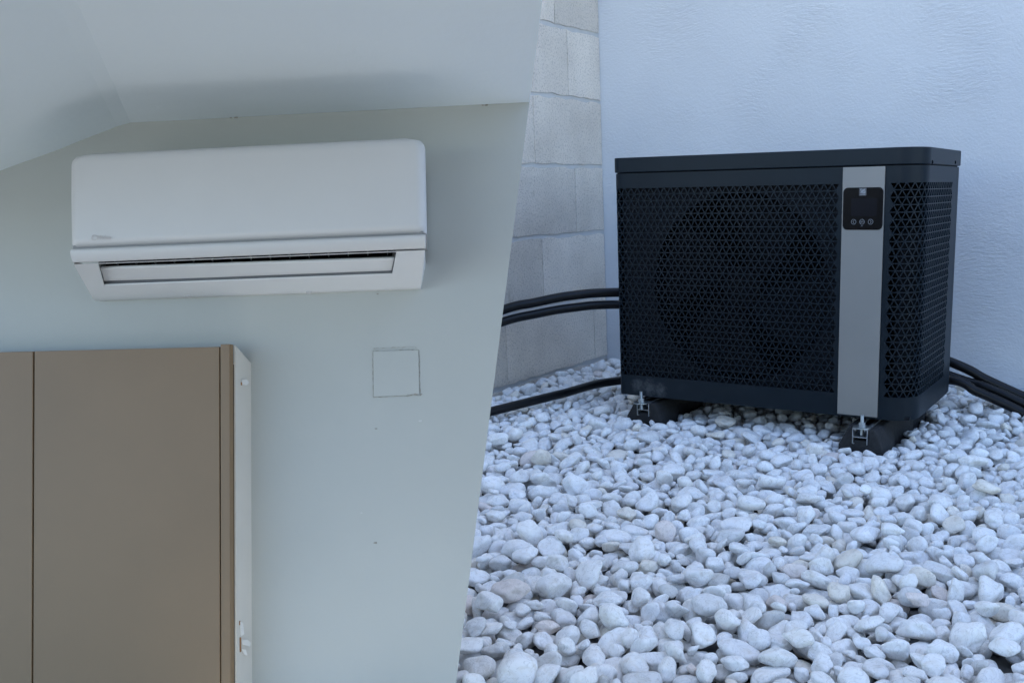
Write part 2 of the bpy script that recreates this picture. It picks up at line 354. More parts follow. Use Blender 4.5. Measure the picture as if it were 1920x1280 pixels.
bw = tag(empty('block_wall', loc=(WALL_X, WALL_Y, 0)), 'grey concrete block wall meeting the white wall beside the pebbles', 'wall')
def on_block(px, py): return hit(px, py, (WALL_X, 0, 0), (1, 0, 0))
zj = [on_block(*p).z for p in ((1139, 668), (1134, 552), (1129, 434), (1119.5, 312), (1115, 189), (1111, 64))]
print('block joints z', [round(z, 3) for z in zj])
ch = (zj[-1] - zj[0]) / 5
joint_z = [zj[0] - ch] + zj + [zj[-1] + ch * (k + 1) for k in range(8)]
# one known vertical joint in each course (photo), the others follow at block length
jy = {0: on_block(1010, 715).y, 1: on_block(950, 640).y, 2: on_block(1018, 490).y, 3: on_block(1080, 370).y, 4: on_block(1002, 245).y, 5: on_block(1065, 120).y, 6: on_block(1040, 20).y}
BL = 0.86; TH = 0.022
mo = MB(); mo.box(-0.22, -0.009, -3.2, 0.0, -0.3, joint_z[-1])
mo.build('mortar', M_MORTAR, bw)
bw['label'] = 'grey concrete block wall meeting the white wall beside the pebbles'
rb = random.Random(3)
def block(y0, y1, z0, z1):
    me = bpy.data.meshes.new('block'); bm = bmesh.new()
    y0 += 0.0022; y1 -= 0.0022; z0 += TH / 2; z1 -= TH / 2
    ny = max(2, int((y1 - y0) / 0.05)); nz = max(2, int((z1 - z0) / 0.05))
    def jit(): return rb.uniform(-0.0022, 0.0022)
    front = [[None] * (nz + 1) for _ in range(ny + 1)]
    for i in range(ny + 1):
        for k in range(nz + 1):
            e = i in (0, ny) or k in (0, nz)
            y = y0 + (y1 - y0) * i / ny; z = z0 + (z1 - z0) * k / nz
            if e:
                if i in (0, ny): y += rb.uniform(-0.0012, 0.0012)
                if k in (0, nz): z += rb.uniform(-0.007, 0.004)
            front[i][k] = bm.verts.new((rb.uniform(-0.0008, 0.0008) - (0.002 if e else 0), y, z))
    for i in range(ny):
        for k in range(nz): bm.faces.new((front[i][k], front[i + 1][k], front[i + 1][k + 1], front[i][k + 1]))
    rim = [front[i][0] for i in range(ny)] + [front[ny][k] for k in range(nz)] + [front[i][nz] for i in range(ny, 0, -1)] + [front[0][k] for k in range(nz, 0, -1)]
    back = [bm.verts.new((-0.03, v.co.y, v.co.z)) for v in rim]
    n = len(rim)
    for i in range(n): bm.faces.new((rim[i], rim[(i + 1) % n], back[(i + 1) % n], back[i]))
    bmesh.ops.recalc_face_normals(bm, faces=bm.faces); bm.to_mesh(me); bm.free()
    me.materials.append(M_BLOCK)
    o = bpy.data.objects.new('block', me); COL.objects.link(o); o.parent = bw
for c in range(len(joint_z) - 1):
    y = jy.get(c, jy[c % 2]) - WALL_Y
    while y < 0: y += BL
    y -= BL * math.ceil(y / BL) if y > 0 else 0
    edges = [0.0]
    while y > -3.2:
        if edges[-1] - y > 0.06: edges.append(y)
        y -= BL
    if jy.get(c) is not None and not any(abs(e - (jy[c] - WALL_Y)) < 0.01 for e in edges): edges.append(jy[c] - WALL_Y)
    edges = sorted(edges, reverse=True)
    for a, b in zip(edges, edges[1:]): block(b, a - (0.004 if a == 0 else 0), joint_z[c], joint_z[c + 1])

# ------------------------------------------------------------------ the room: wall and ceiling, sliced open along a slant
CUT_A, CUT_B = (1017, 0), (855, 1280)
cut_n = (ROOM_I.to_3x3() @ ray(*CUT_A)).cross(ROOM_I.to_3x3() @ ray(*CUT_B)).normalized()   # plane of the slanted slice, room-local
cut_o = ROOM_I @ CAM
if cut_n.x < 0: cut_n = -cut_n
def slice_room(o):
    bm = bmesh.new(); bm.from_mesh(o.data)
    r = bmesh.ops.bisect_plane(bm, geom=bm.verts[:] + bm.edges[:] + bm.faces[:], plane_co=cut_o, plane_no=cut_n, clear_outer=True)
    es = [e for e in r['geom_cut'] if isinstance(e, bmesh.types.BMEdge)]
    bmesh.ops.edgeloop_fill(bm, edges=es)
    bmesh.ops.recalc_face_normals(bm, faces=bm.faces)
    bm.to_mesh(o.data); bm.free()

line_px = [(1100, 187), (995, 192), (850, 199), (700, 207), (500, 217), (360, 225), (275, 229), (243, 230.5), (218, 237.5), (160, 260), (100, 284), (0, 320), (-150, 374), (-420, 472)]
ceil_line = [rp(x, y, 0) for x, y in line_px]
# the crease between flat and sloping ceiling runs toward the viewer through this photo pixel
main_n = (ceil_line[0] - ceil_line[6]).normalized().cross(Vector((0, -math.cos(math.radians(3)), math.sin(math.radians(3))))).normalized()
cw_o = ROOM @ ceil_line[7]; cw_n = ROOM.to_3x3() @ main_n
crease = ROOM_I @ hit(140, 0, cw_o, cw_n)
D = crease - ceil_line[7]; D *= 2.3 / abs(D.y)
print('crease dir', D)
GND = -0.70
# wall slab with a notch for the built-in cupboard
CAB_W = 0.0766
c_tr = rp(431, 645, CAB_W); c_x1 = c_tr.x; c_z1 = c_tr.z
side_x = rp(463, 1000, 0).x
wall_poly = [Vector((p.x, 0, p.z)) for p in ceil_line]
lx = wall_poly[-1].x
notch_x, notch_z = c_x1 + 0.0, rp(463, 683, 0).z
wall_poly = wall_poly + [Vector((lx, 0, notch_z)), Vector((notch_x, 0, notch_z)), Vector((notch_x, 0, GND)), Vector((wall_poly[0].x, 0, GND))]
wl_ = MB(); wl_.prism(wall_poly, (0, 0.09, 0))
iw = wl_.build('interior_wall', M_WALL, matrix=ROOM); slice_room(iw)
tag(iw, kind='structure')
W_IN, W_ALL = 0.74, 2.9; EXT = 0.9
D1 = D / abs(D.y)
def loft(line, ts, name, cut):
    up = Vector((0, 0, 0.06)); n = len(line)
    lower = [[p + D1 * t + Vector((0, 0.004, 0)) for p in line] for t in ts]
    if ts[0] == 0.0: lower = [[p + Vector((0, 0.09, 0)) for p in line]] + lower
    vs = []; fs = []
    for r_ in lower: vs += r_
    for r_ in lower: vs += [p + up for p in r_]
    nr = len(lower)
    for i in range(nr - 1):
        for k in range(n - 1):
            a = i * n + k; fs.append((a, a + 1, a + n + 1, a + n)); b = a + nr * n; fs.append((b, b + n, b + n + 1, b + 1))
        for k in (0, n - 1):
            a = i * n + k; b = a + nr * n; fs.append((a, a + n, b + n, b))
    for k in range(n - 1):
        for i in (0, nr - 1):
            a = i * n + k; b = a + nr * n; fs.append((a, a + 1, b + 1, b))
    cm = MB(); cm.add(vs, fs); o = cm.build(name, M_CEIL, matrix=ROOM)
    if cut: slice_room(o)
    o.data.polygons.foreach_set('use_smooth', [True] * len(o.data.polygons))
    bm = bmesh.new(); bm.from_mesh(o.data)
    for e in bm.edges: e.smooth = not (len(e.link_faces) == 2 and e.calc_face_angle(0) > math.radians(6))
    bm.to_mesh(o.data); bm.free()
    return tag(o, kind='structure')
loft(ceil_line, (0.0, 0.07, 0.2, 0.45, W_IN), 'ceiling', True)
far_right = ceil_line[0] + (ceil_line[0] - ceil_line[1]).normalized() * EXT
loft([far_right] + ceil_line, (W_IN, 1.3, W_ALL), 'ceiling', False)       # nearer ceiling, added unseen and widened past the slice to block sky light
D = D1 * W_ALL
# unseen wall added behind the viewer to block sky light, open below
fw = [p + D for p in [far_right] + ceil_line]
fwm = MB(); fwm.prism([Vector((p.x, -W_ALL, p.z + 0.03)) for p in fw] + [Vector((fw[-1].x, -W_ALL, -0.85)), Vector((fw[0].x, -W_ALL, -0.85))], (0, -0.09, 0))
fwo = fwm.build('interior_wall', M_LOW_BOUNCE, matrix=ROOM); tag(fwo, kind='structure')
# ragged plaster crumbs along the joint of wall and ceiling
def crumb(px, py, r, parent, mat, w=0.0015):
    c = rp(px, py, w); m = MB(); k = 7
    pts = [c + Vector((math.cos(t) * r * random.uniform(0.6, 1.4) * 1.6, 0, math.sin(t) * r * random.uniform(0.5, 1.1))) for t in (2 * math.pi * i / k for i in range(k))]
    m.prism(pts, (0, 0.0013, 0)); return m.build('plaster_chip', mat, parent)
for q in ((432, 221, 0.0018), (443, 220.5, 0.0024), (912, 197, 0.0026), (905, 197.5, 0.0014)): 
    o = crumb(*q, None, M_CRACK); o.parent = iw
for q in ((705, 803, 0.0016), (788, 789, 0.0030), (704, 1017, 0.0024), (677, 961, 0.0015), (708, 551, 0.0015)):
    o = crumb(*q, None, M_CRACK if q[0] not in (788, 677) else M_SHELL); o.parent = iw
# ------------------------------------------------------------------ built-in cupboard
cb = tag(empty('cupboard', ROOM @ Matrix.Translation((c_x1, 0, GND))), 'tall taupe built-in cupboard with white side against the pale wall', 'cupboard')
def cx(px): return rp(px, 900, CAB_W).x - c_x1
ctop = c_z1 - GND; gap = 0.0016
x62, x413 = cx(62), cx(413)
cab_l = lx - c_x1 + 0.002
bd = MB(); bd.box(cab_l, -0.0005, -CAB_W + 0.016, 0.36, 0, rp(463, 683, 0).z - GND - 0.004); bd.build('carcass', M_DARK, cb)
drz = ctop - 0.0045
for a, b in ((x62 + gap, x413 - gap * 0.9), (x62 - (x413 - x62) + gap, x62 - gap), (cab_l, x62 - (x413 - x62) - gap)):
    d = MB(); d.box(a, b, -CAB_W, -CAB_W + 0.014, 0.01, drz); d.build('door', M_CAB, cb, bevel=0.0014)
s = MB(); s.box(x413 + gap * 0.9, 0.0, -CAB_W - 0.0015, -CAB_W + 0.014, 0.0, ctop); s.build('end_post', M_CAB, cb, bevel=0.0012)
# white plastered side return, its top edge falling back to the wall
sx1 = side_x - c_x1
zt_b = rp(463, 683, 0).z - GND
sd_ = MB(); ztw = ctop - 0.001
sd_.prism([(-0.0, -CAB_W + 0.0145, 0), (-0.0, -CAB_W + 0.0145, ztw), (0.0, 0.05, ztw - (ztw - zt_b) * (0.05 + CAB_W) / CAB_W), (0.0, 0.05, 0)], (0.004, 0, 0))
sdo = sd_.build('side_panel', M_CABW, cb, bevel=0.0008)
tp = MB(); tp.box(cab_l, -0.0005, -CAB_W + 0.016, -0.001, zt_b - 0.0038, zt_b - 0.001); tp.build('top_panel', M_CABW, cb)
# torn paint on the white side
def side_pt(px, py):
    q = hit(px, py, ROOM @ Vector((c_x1 + 0.004, 0, 0)), ROOM.to_3x3() @ Vector((1, 0, 0))); q = ROOM_I @ q
    return Vector((0.0042, q.y, q.z - GND))
def flake(cpx, cpy, poly, mat, lift):
    c = side_pt(cpx, cpy); m = MB(); pts = []
    for (dx, dy, l) in poly:
        q = side_pt(cpx + dx, cpy + dy); pts.append(Vector((0.0045 + l * lift, q.y, q.z)))
    m.prism(pts, (0.0009, 0, 0)); return m.build('paint_flake', mat, sdo)
flake(451, 1196, [(-2, -32, 0), (2, -30, .4), (3, -8, 1), (-1, -4, 0)], M_PEEL, 0.003)
flake(456, 1204, [(-4, -6, 0), (4, -6, 1), (9, 0, 1.4), (8, 8, 1), (2, 5, .3), (-2, 4, 0)], M_PEEL, 0.003)
flake(455, 1222, [(-3, -6, 0), (2, -5, .7), (4, 6, 1), (1, 4, .3)], M_PEEL, 0.004)
flake(450, 1208, [(-1.3, -14, 0), (1.0, -14, 0), (1.4, 12, 0), (-0.8, 14, 0)], M_RUST, 0.0)
flake(449, 1167, [(-1.0, -4, 0), (1.0, -4, 0), (1.0, 4, 0), (-1.0, 4, 0)], M_RUST, 0.0)
flake(456, 717, [(-4, -5, 0), (2, -6, 1), (5, 0, 1.3), (3, 5, .8), (-3, 4, 0)], M_PEEL, 0.004)
flake(452, 719, [(-1, -3, 0), (1, -3, 0), (1, 3, 0), (-1, 3, 0)], M_RUST, 0.0)

# ------------------------------------------------------------------ square cover plate in the wall
pc = [rp(x, y, 0) for x, y in ((700, 745), (788, 741), (786, 655), (699, 657))]
ap = tag(empty('cover_plate', ROOM @ Matrix.Translation(sum(pc, Vector()) / 4)), 'painted-over square cover plate with a cracked outline on the wall', 'cover plate')
cen = sum(pc, Vector()) / 4
loc = [p - cen for p in pc]
pm = MB(); pm.prism([p * 0.972 + Vector((0, -0.0022, 0)) for p in loc], (0, 0.002, 0)); pm.build('plate', M_WALL, ap, bevel=0.0006)
rc = random.Random(11)
def crack(a, b, wd, y=-0.0009, wob=0.0018, n=22):
    m = MB(); L_ = (b - a); t = L_.normalized(); nn = Vector((-t.z, 0, t.x)); l0 = []; l1 = []
    for i in range(n + 1):
        p = a + L_ * (i / n) + nn * rc.uniform(-wob, wob) * 0.5; k = wd * rc.choice((0.12, 0.3, 0.6, 1.0, 1.3)) * rc.uniform(0.7, 1.0)
        l0.append(p + nn * k / 2 + Vector((0, y, 0))); l1.append(p - nn * k / 2 + Vector((0, y, 0)))
    for i in range(n):
        m.prism([l0[i], l0[i + 1], l1[i + 1], l1[i]], (0, 0.0007, 0))
    return m.build('crack', M_CRACK, ap)
o_ = 0.992
crack(loc[0] * o_, loc[1] * o_, 0.0011); crack(loc[1] * o_, loc[2] * o_, 0.0016); crack(loc[2] * o_, loc[3] * o_, 0.0012); crack(loc[3] * o_, loc[0] * o_, 0.0015)
crack(loc[3] + Vector((0.002, 0, 0.0045)), loc[2] + Vector((-0.006, 0, 0.0045)), 0.0012)
crack(loc[1] * 0.93 + Vector((-0.022, 0, -0.001)), loc[1] * 0.96, 0.0026, y=-0.0026, n=6)
crack(loc[1] * 1.0, loc[1] + Vector((0.004, 0, 0.003)), 0.002, n=3)

# ------------------------------------------------------------------ split air conditioner on the wall
AC_F = 0.19
tl, tr_, br_, bl_ = [rp(x, y, AC_F) for x, y in ((126, 289), (799.5, 252.5), (798, 466), (127, 490))]
roll = 0.5 * (math.atan2((tr_ - tl).z, (tr_ - tl).x) + math.atan2((br_ - bl_).z, (br_ - bl_).x))
AC_W = 0.5 * ((tr_ - tl).length + (br_ - bl_).length); AC_H = 0.5 * ((tl - bl_).length + (tr_ - br_).length)
print('ac', AC_W, AC_H, math.degrees(roll))
AC = ROOM @ Matrix.Translation((bl_.x, 0, bl_.z)) @ Matrix.Rotation(-roll, 4, 'Y')
AC_I = AC.inverted()
K_R, K_L = 0.30, 0.19                        # both ends of the housing draw in / flare a little toward the wall
def ac_warp(p):
    d = max(0.0, p[1] + AC_F); u = p[0] / AC_W
    return (p[0] - d * (K_R * u + K_L * (1 - u)), p[1], p[2])
def ac_unwarp(p):
    d = max(0.0, p.y + AC_F)
    return Vector(((p.x + d * K_L) / (1 - d * (K_R - K_L) / AC_W), p.y, p.z))
ac = tag(empty('air_conditioner', AC), 'white split air conditioner mounted on the wall above the taupe cupboard', 'air conditioner')
def ap_(px, py, p0, n):                      # photo pixel on a plane given in the unit's own frame
    return ac_unwarp(AC_I @ hit(px, py, AC @ Vector(p0), AC.to_3x3() @ Vector(n)))
# main chassis: back box that the panel hangs on
ch_ = MB()
zl = 0.03                                    # lower lip level
ch_.prism([(0.006, 0.0, zl + 0.004), (0.006, -AC_F + 0.022, zl + 0.004), (0.006, -AC_F + 0.022, AC_H - 0.012), (0.006, -AC_F + 0.045, AC_H - 0.004), (0.006, 0.0, AC_H - 0.004)], (AC_W - 0.012, 0, 0))
ch_.build('chassis', M_ACW, ac, bevel=0.004)
# front panel: gently bowed plate with rounded ends
def panel(z0, z1, xa, xb, y_front, rad, bow, name, mat, thick=0.05, rcorn=0.03, parent=ac):
    # section in x: rounded returns at both ends
    sec = []
    ns = 8
    for k in range(ns + 1):
        t = math.pi / 2 * (1 - k / ns); sec.append((xa + rad - rad * math.sin(t), y_front + rad - rad * math.cos(t)))
    for k in range(1, 20): sec.append((xa + rad + (xb - xa - 2 * rad) * k / 20, y_front))
    for k in range(ns + 1):
        t = math.pi / 2 * (k / ns); sec.append((xb - rad + rad * math.sin(t), y_front + rad - rad * math.cos(t)))
    sec = [(sec[0][0], y_front + thick)] + sec + [(sec[-1][0], y_front + thick)]
    nz_ = 26; vs = []; fs = []
    for j in range(nz_ + 1):
        v = j / nz_; z = z0 + (z1 - z0) * v
        # rounded top edge, tighter bottom edge
        dy = 0.0
        if z > z1 - rcorn: q = (z - (z1 - rcorn)) / rcorn; dy = rcorn * 0.8 * (1 - math.sqrt(max(0, 1 - q * q)))
        if z < z0 + 0.008: q = 1 - (z - z0) / 0.008; dy = max(dy, 0.006 * (1 - math.sqrt(max(0, 1 - q * q))))
        dy += bow * (2 * v - 1) ** 2
        rc_ = 0.0
        if z > z1 - 0.022: q = (z - (z1 - 0.022)) / 0.022; rc_ = 0.022 * (1 - math.sqrt(max(0, 1 - q * q)))
        for (x, y) in sec:
            u = (x - (xa + xb) / 2) / ((xb - xa) / 2)
            xx = (xa + xb) / 2 + u * ((xb - xa) / 2 - rc_)
            vs.append((xx, min(y + dy, y_front + thick), z))
    m_ = len(sec)
    for j in range(nz_):
        for k in range(m_ - 1): fs.append((j * m_ + k, j * m_ + k + 1, (j + 1) * m_ + k + 1, (j + 1) * m_ + k))
    fs.append(tuple(range(m_ - 1, -1, -1))); fs.append(tuple(nz_ * m_ + k for k in range(m_)))
    m = MB(); m.add(vs, fs); return m.build(name, mat, parent, smooth=50)
zp = 0.0285
fp = panel(zp, AC_H, 0.0, AC_W, -AC_F, 0.02, 0.002, 'front_panel', M_ACW, thick=0.183, rcorn=0.018)
# recessed groove, greyed to paint its shadow, and the curved lip under the panel
gr = MB(); gr.box(0.006, AC_W - 0.006, -AC_F + 0.009, -AC_F + 0.022, zp - 0.008, zp + 0.002); gr.build('groove', M_GROOVE_SHADE, ac)
lp = MB(); prof = [(-AC_F + 0.006, zp - 0.0045), (-AC_F + 0.002, zp - 0.007), (-AC_F + 0.0015, zp - 0.013), (-AC_F + 0.004, zp - 0.0195), (-AC_F + 0.010, 0.0015), (-AC_F + 0.014, -0.0010), (-AC_F + 0.024, 0.004), (-AC_F + 0.024, zp - 0.0045)]
lp.prism([(0.003, y, z) for y, z in prof], (AC_W - 0.005, 0, 0)); lp.build('lip', M_ACW, ac, bevel=0.0025, seg=3)
# underside: sloping face with the outlet opening
P_T = Vector((0, -AC_F + 0.014, -0.003)); P_B = Vector((0, -0.022, 0.5 * ((AC_I @ (ROOM @ rp(162, 561, 0.022))).z + (AC_I @ (ROOM @ rp(788, 541, 0.022))).z)))
ZC = P_B.z; print('chin z', ZC)
sl = (P_B - P_T); nrm = Vector((1, 0, 0)).cross(sl).normalized()
if nrm.y > 0: nrm = -nrm
def up_(px, py): return ap_(px, py, P_T, nrm)
oTL, oTR, oBR, oBL = up_(176, 487), up_(743, 468), up_(736, 520), up_(195, 535)
o1, o2 = up_(162, 561), up_(788, 541)
print('ac opening', oTL, oTR, oBL, oBR, 'chin', o1, o2)
def on(p, t): return P_T + sl * t + Vector((p, 0, 0))
tB = (oBL - P_T).dot(sl) / sl.length_squared; tT = 0.02
tB = min(max(tB, 0.35), 0.85); print('tB', tB)
xl0, xr0 = 0.004, AC_W - 0.004
xbl, xbr = -0.033, AC_W - 0.015
def edge(t): return xl0 + (xbl - xl0) * t, xr0 + (xbr - xr0) * t
oxTL, oxTR, oxBL, oxBR = oTL.x, oTR.x, oBL.x, oBR.x
us = MB(); DEP = nrm * -0.04
def quad(pts): 
    us.add(pts, [(0, 1, 2, 3)])
T0 = (on(edge(0)[0], 0), on(edge(0)[1], 0)); 
eB = edge(tB); eT = edge(tT); e1 = edge(1)
quad([on(edge(0)[0], 0), on(edge(0)[1], 0), on(eT[1], tT), on(eT[0], tT)])
quad([on(eT[0], tT), on(oxTL, tT), on(oxBL, tB), on(eB[0], tB)])
quad([on(oxTR, tT), on(eT[1], tT), on(eB[1], tB), on(oxBR, tB)])
quad([on(eB[0], tB), on(oxBL, tB), on(oxBL, 1), on(e1[0], 1)])
quad([on(oxBL, tB), on(oxBR, tB), on(oxBR, 1), on(oxBL, 1)])
quad([on(oxBR, tB), on(eB[1], tB), on(e1[1], 1), on(oxBR, 1)])
# opening reveals, coloured dark for the shadow round the louver
rv = MB()
for a, b in (((oxTL, tT), (oxBL, tB)), ((oxBL, tB), (oxBR, tB)), ((oxBR, tB), (oxTR, tT))):
    rv.add([on(*a) + DEP * 0.06, on(*b) + DEP * 0.06, on(*b) + DEP, on(*a) + DEP], [(0, 1, 2, 3)]); quad([on(*a), on(*b), on(*b) + DEP * 0.06, on(*a) + DEP * 0.06])
rv.build('outlet_frame', M_REVEAL_SHADE, ac)
# end cheeks back to the wall
for e in (0, 1):
    us.add([on(edge(0)[e], 0), on(eT[e], tT), on(eB[e], tB), on(e1[e], 1), Vector((e1[e], 0, ZC)), Vector((edge(0)[e], 0, 0.004)), Vector((edge(0)[e], -AC_F + 0.02, 0.004))], [(0, 1, 2, 3, 4, 5, 6)])
quad([on(e1[0], 1), on(e1[1], 1), Vector((e1[1], 0, ZC)), Vector((e1[0], 0, ZC))])
us.build('under_shell', M_ACW_LIT, ac, recalc=True)
# dark outlet behind, with upright vanes, and the white louver
cv = MB(); cv.prism([on(oxTL - 0.004, -0.02) + DEP * 0.98, on(oxTR + 0.004, -0.02) + DEP * 0.98, on(oxBR + 0.004, tB + 0.03) + DEP * 0.98, on(oxBL - 0.004, tB + 0.03) + DEP * 0.98], nrm * -0.01); cv.build('outlet', M_DARK, ac)
for k in range(15):
    x = oxTL + 0.02 + (oxTR - oxTL - 0.04) * k / 14
    v = MB(); p = on(x, 0.10) + DEP * 0.9; v.prism([p, p + nrm * 0.022, p + nrm * 0.022 + sl * 0.16, p + sl * 0.16], (0.0016, 0, 0)); v.build('vane', M_VANE, ac)
lv = MB()
lT = nrm * -0.006
qa, qb, qc, qd = [ap_(x, y, P_T - nrm * 0.008, nrm) for x, y in ((180, 504), (739.5, 486), (734, 511), (193, 527.5))]
lv.prism([qa, qb, qc, qd], nrm * -0.006); lv.build('louver', M_ACW_LIT, ac, bevel=0.0022, seg=3)
for px, py in ((353, 555.5), (579, 548)):
    c = up_(px, py); m = MB(); m.disc(c + nrm * -0.004, nrm, 0.008, 0.0055, 14, 0.006); m.build('clip_tab', M_ACW, ac, smooth=40)
# logo print on the panel
def text_mesh(name, body, size, mat, parent, mtx, ext=0.0002):
    cu = bpy.data.curves.new(name, 'FONT'); cu.body = body; cu.size = size; cu.extrude = ext; cu.resolution_u = 3; cu.align_x = 'LEFT'
    t = bpy.data.objects.new(name + '_tmp', cu); COL.objects.link(t)
    dg = bpy.context.evaluated_depsgraph_get(); me = bpy.data.meshes.new_from_object(t.evaluated_get(dg))
    bpy.data.objects.remove(t); me.materials.clear(); me.materials.append(mat); me.transform(mtx)
    o = bpy.data.objects.new(name, me); COL.objects.link(o); o.parent = parent; return o
FRONT = Matrix(((1, 0, 0, 0), (0, 0, -1, 0), (0, 1, 0, 0), (0, 0, 0, 1)))      # text plane facing -y
lg = ap_(176, 450, (0, -AC_F - 0.0004, 0), (0, 1, 0))
yf = lg.y + 0.0004 + 0.0026
text_mesh('lettering', 'Midea', 0.0112, M_LOGO, fp, Matrix.Translation((lg.x + 0.0060, yf - 0.003, lg.z + 0.0005)) @ FRONT)
rg = MB(); rg.ring((lg.x + 0.0005, yf - 0.003, lg.z + 0.0045), (0, 1, 0), 0.0044, 0.0054, 0.0004, 24, math.radians(60), math.radians(350)); rg.build('emblem', M_LOGO, fp)
for o in [c for c in ac.children_recursive if c.type == 'MESH']:
    for v in o.data.vertices: v.co = ac_warp(v.co)

# ------------------------------------------------------------------ heat pump
HX = -0.018; HW, HH, HD, Z0 = 1.300 - HX, 1.0308, 0.6355, 0.115
hp = tag(empty('heat_pump', loc=(HX, 0, Z0)), 'anthracite pool heat pump with triangle-perforated casing and grey control strip', 'heat pump')
LID = 0.066; RL, RR = 0.035, 0.10
BZ = HH - LID                                   # casing height
# plan path of the casing sheet: left side (rear -> front), arc, front, arc, right side (front -> rear)
segs = [('l', (0, HD), (0, RL)), ('a', (RL, RL), RL, math.pi, 1.5 * math.pi), ('l', (RL, 0), (HW - RR, 0)), ('a', (HW - RR, RR), RR, 1.5 * math.pi, 2 * math.pi), ('l', (HW, RR), (HW, HD - 0.045))]
lens = []
for sg in segs:
    if sg[0] == 'l': lens.append(math.dist(sg[1], sg[2]))
    else: lens.append(sg[2] * (sg[4] - sg[3]))
cum = [0]
for l in lens: cum.append(cum[-1] + l)
S_F = cum[2]                                    # arc length where the flat front starts (x = RL)
def path(s):
    for i, sg in enumerate(segs):
        if s <= cum[i + 1] + 1e-9 or i == len(segs) - 1:
            t = (s - cum[i])
            if sg[0] == 'l':
                k = t / lens[i]; d = ((sg[2][0] - sg[1][0]) / lens[i], (sg[2][1] - sg[1][1]) / lens[i])
                return (sg[1][0] + (sg[2][0] - sg[1][0]) * k, sg[1][1] + (sg[2][1] - sg[1][1]) * k), (-(-d[1]) , -d[0])
            a = sg[3] + t / sg[2]
            return (sg[1][0] + sg[2] * math.cos(a), sg[1][1] + sg[2] * math.sin(a)), (math.cos(a), math.sin(a))
def P(s, z, inn=0.0):
    (x, y), (nx, ny) = path(s)
    return (x - nx * inn, y - ny * inn, z)
def s_of_x(x): return S_F + x - RL
def hp_front(px, py, y=0.0): return hit(px, py, (0, y, 0), (0, 1, 0)) - Vector((HX, 0, Z0))
def hp_side(px, py): return hit(px, py, (HX + HW, 0, 0), (1, 0, 0)) - Vector((HX, 0, Z0))
strip_x0, strip_x1 = hp_front(1576, 550).x, hp_front(1653, 550).x
print('strip', strip_x0, strip_x1, 'lattice z', hp_front(1300, 351).z, hp_front(1300, 714).z, hp_front(1180, 699).z, 'side end', hp_side(1778, 500))
NR = 30
zt, zb = hp_front(1300, 350).z, hp_front(1300, 713.5).z
rh = (zt - zb) / NR; TB = 2 / math.sqrt(3) * rh
THK = 0.004
def lattice(m, s0, s1, ncol):
    B_ = (s1 - s0) / ncol
    for r in range(NR):
        za, zc = zb + rh * r, zb + rh * (r + 1)
        if r % 2 == 0: bot = [s0 + B_ * k for k in range(ncol + 1)]; top = [s0 + B_ * (k + .5) for k in range(ncol)]
        else: top = [s0 + B_ * k for k in range(ncol + 1)]; bot = [s0 + B_ * (k + .5) for k in range(ncol)]
        tris = []
        long_, short_ = (bot, top) if r % 2 == 0 else (top, bot)
        zl_, zs_ = (za, zc) if r % 2 == 0 else (zc, za)
        for k in range(ncol): tris.append(((long_[k], zl_), (long_[k + 1], zl_), (short_[k], zs_)))
        for k in range(ncol - 1): tris.append(((short_[k], zs_), (short_[k + 1], zs_), (long_[k + 1], zl_)))
        for t in tris:
            cs, cz = sum(p[0] for p in t) / 3, sum(p[1] for p in t) / 3
            inn = [(cs + (p[0] - cs) * 0.78, cz + (p[1] - cz) * 0.78) for p in t]
            m.add([P(*p) for p in t] + [P(*p) for p in inn] + [P(p[0], p[1], THK) for p in inn],
                  [(0, 1, 4, 3), (1, 2, 5, 4), (2, 0, 3, 5), (3, 4, 7, 6), (4, 5, 8, 7), (5, 3, 6, 8)])
        # solid half triangles at both ends
        for (sl_, ss) in ((s0, short_[0]), (s1, short_[-1])):
            m.add([P(sl_, zl_), P(ss, zs_), P(sl_, zs_)], [(0, 1, 2)])
def sheet(m, s0, s1, z0, z1, ds=0.02):
    n = max(1, int((s1 - s0) / ds)); vs = []
    for k in range(n + 1):
        s = s0 + (s1 - s0) * k / n; vs += [P(s, z0), P(s, z1)]
    m.add(vs, [(2 * k, 2 * k + 2, 2 * k + 3, 2 * k + 1) for k in range(n)])
cs_ = MB()
zoneA0 = cum[1] + 0.012; zoneA1 = s_of_x(strip_x0) - 0.012
nA = round((zoneA1 - zoneA0) / TB)
zoneB0 = s_of_x(strip_x1) + 0.017; sideEnd = cum[4] + min(hp_side(1779, 500).y, HD - 0.06) - RR
nB = round((sideEnd - zoneB0) / TB)
lattice(cs_, zoneA0, zoneA1, nA); lattice(cs_, zoneB0, sideEnd, nB)
sheet(cs_, 0, cum[5], 0, zb); sheet(cs_, 0, cum[5], zt, BZ)
sheet(cs_, 0, zoneA0, zb, zt); sheet(cs_, zoneA1, zoneB0, zb, zt); sheet(cs_, sideEnd, cum[5], zb, zt)
# turned-in bottom flange
cs_.add([P(s, 0) for s in np.linspace(0, cum[5], 60)] + [P(s, 0, 0.03) for s in np.linspace(0, cum[5], 60)], [(k, k + 1, k + 61, k + 60) for k in range(59)])
case = cs_.build('casing', M_CASE, hp, recalc=False)
bm = bmesh.new(); bm.from_mesh(case.data); bmesh.ops.remove_doubles(bm, verts=bm.verts, dist=0.0002)
for f in bm.faces: f.smooth = True
for e in bm.edges: e.smooth = not (len(e.link_faces) == 2 and e.calc_face_angle(0) > math.radians(35))
bmesh.ops.recalc_face_normals(bm, faces=bm.faces); bm.to_mesh(case.data); bm.free()
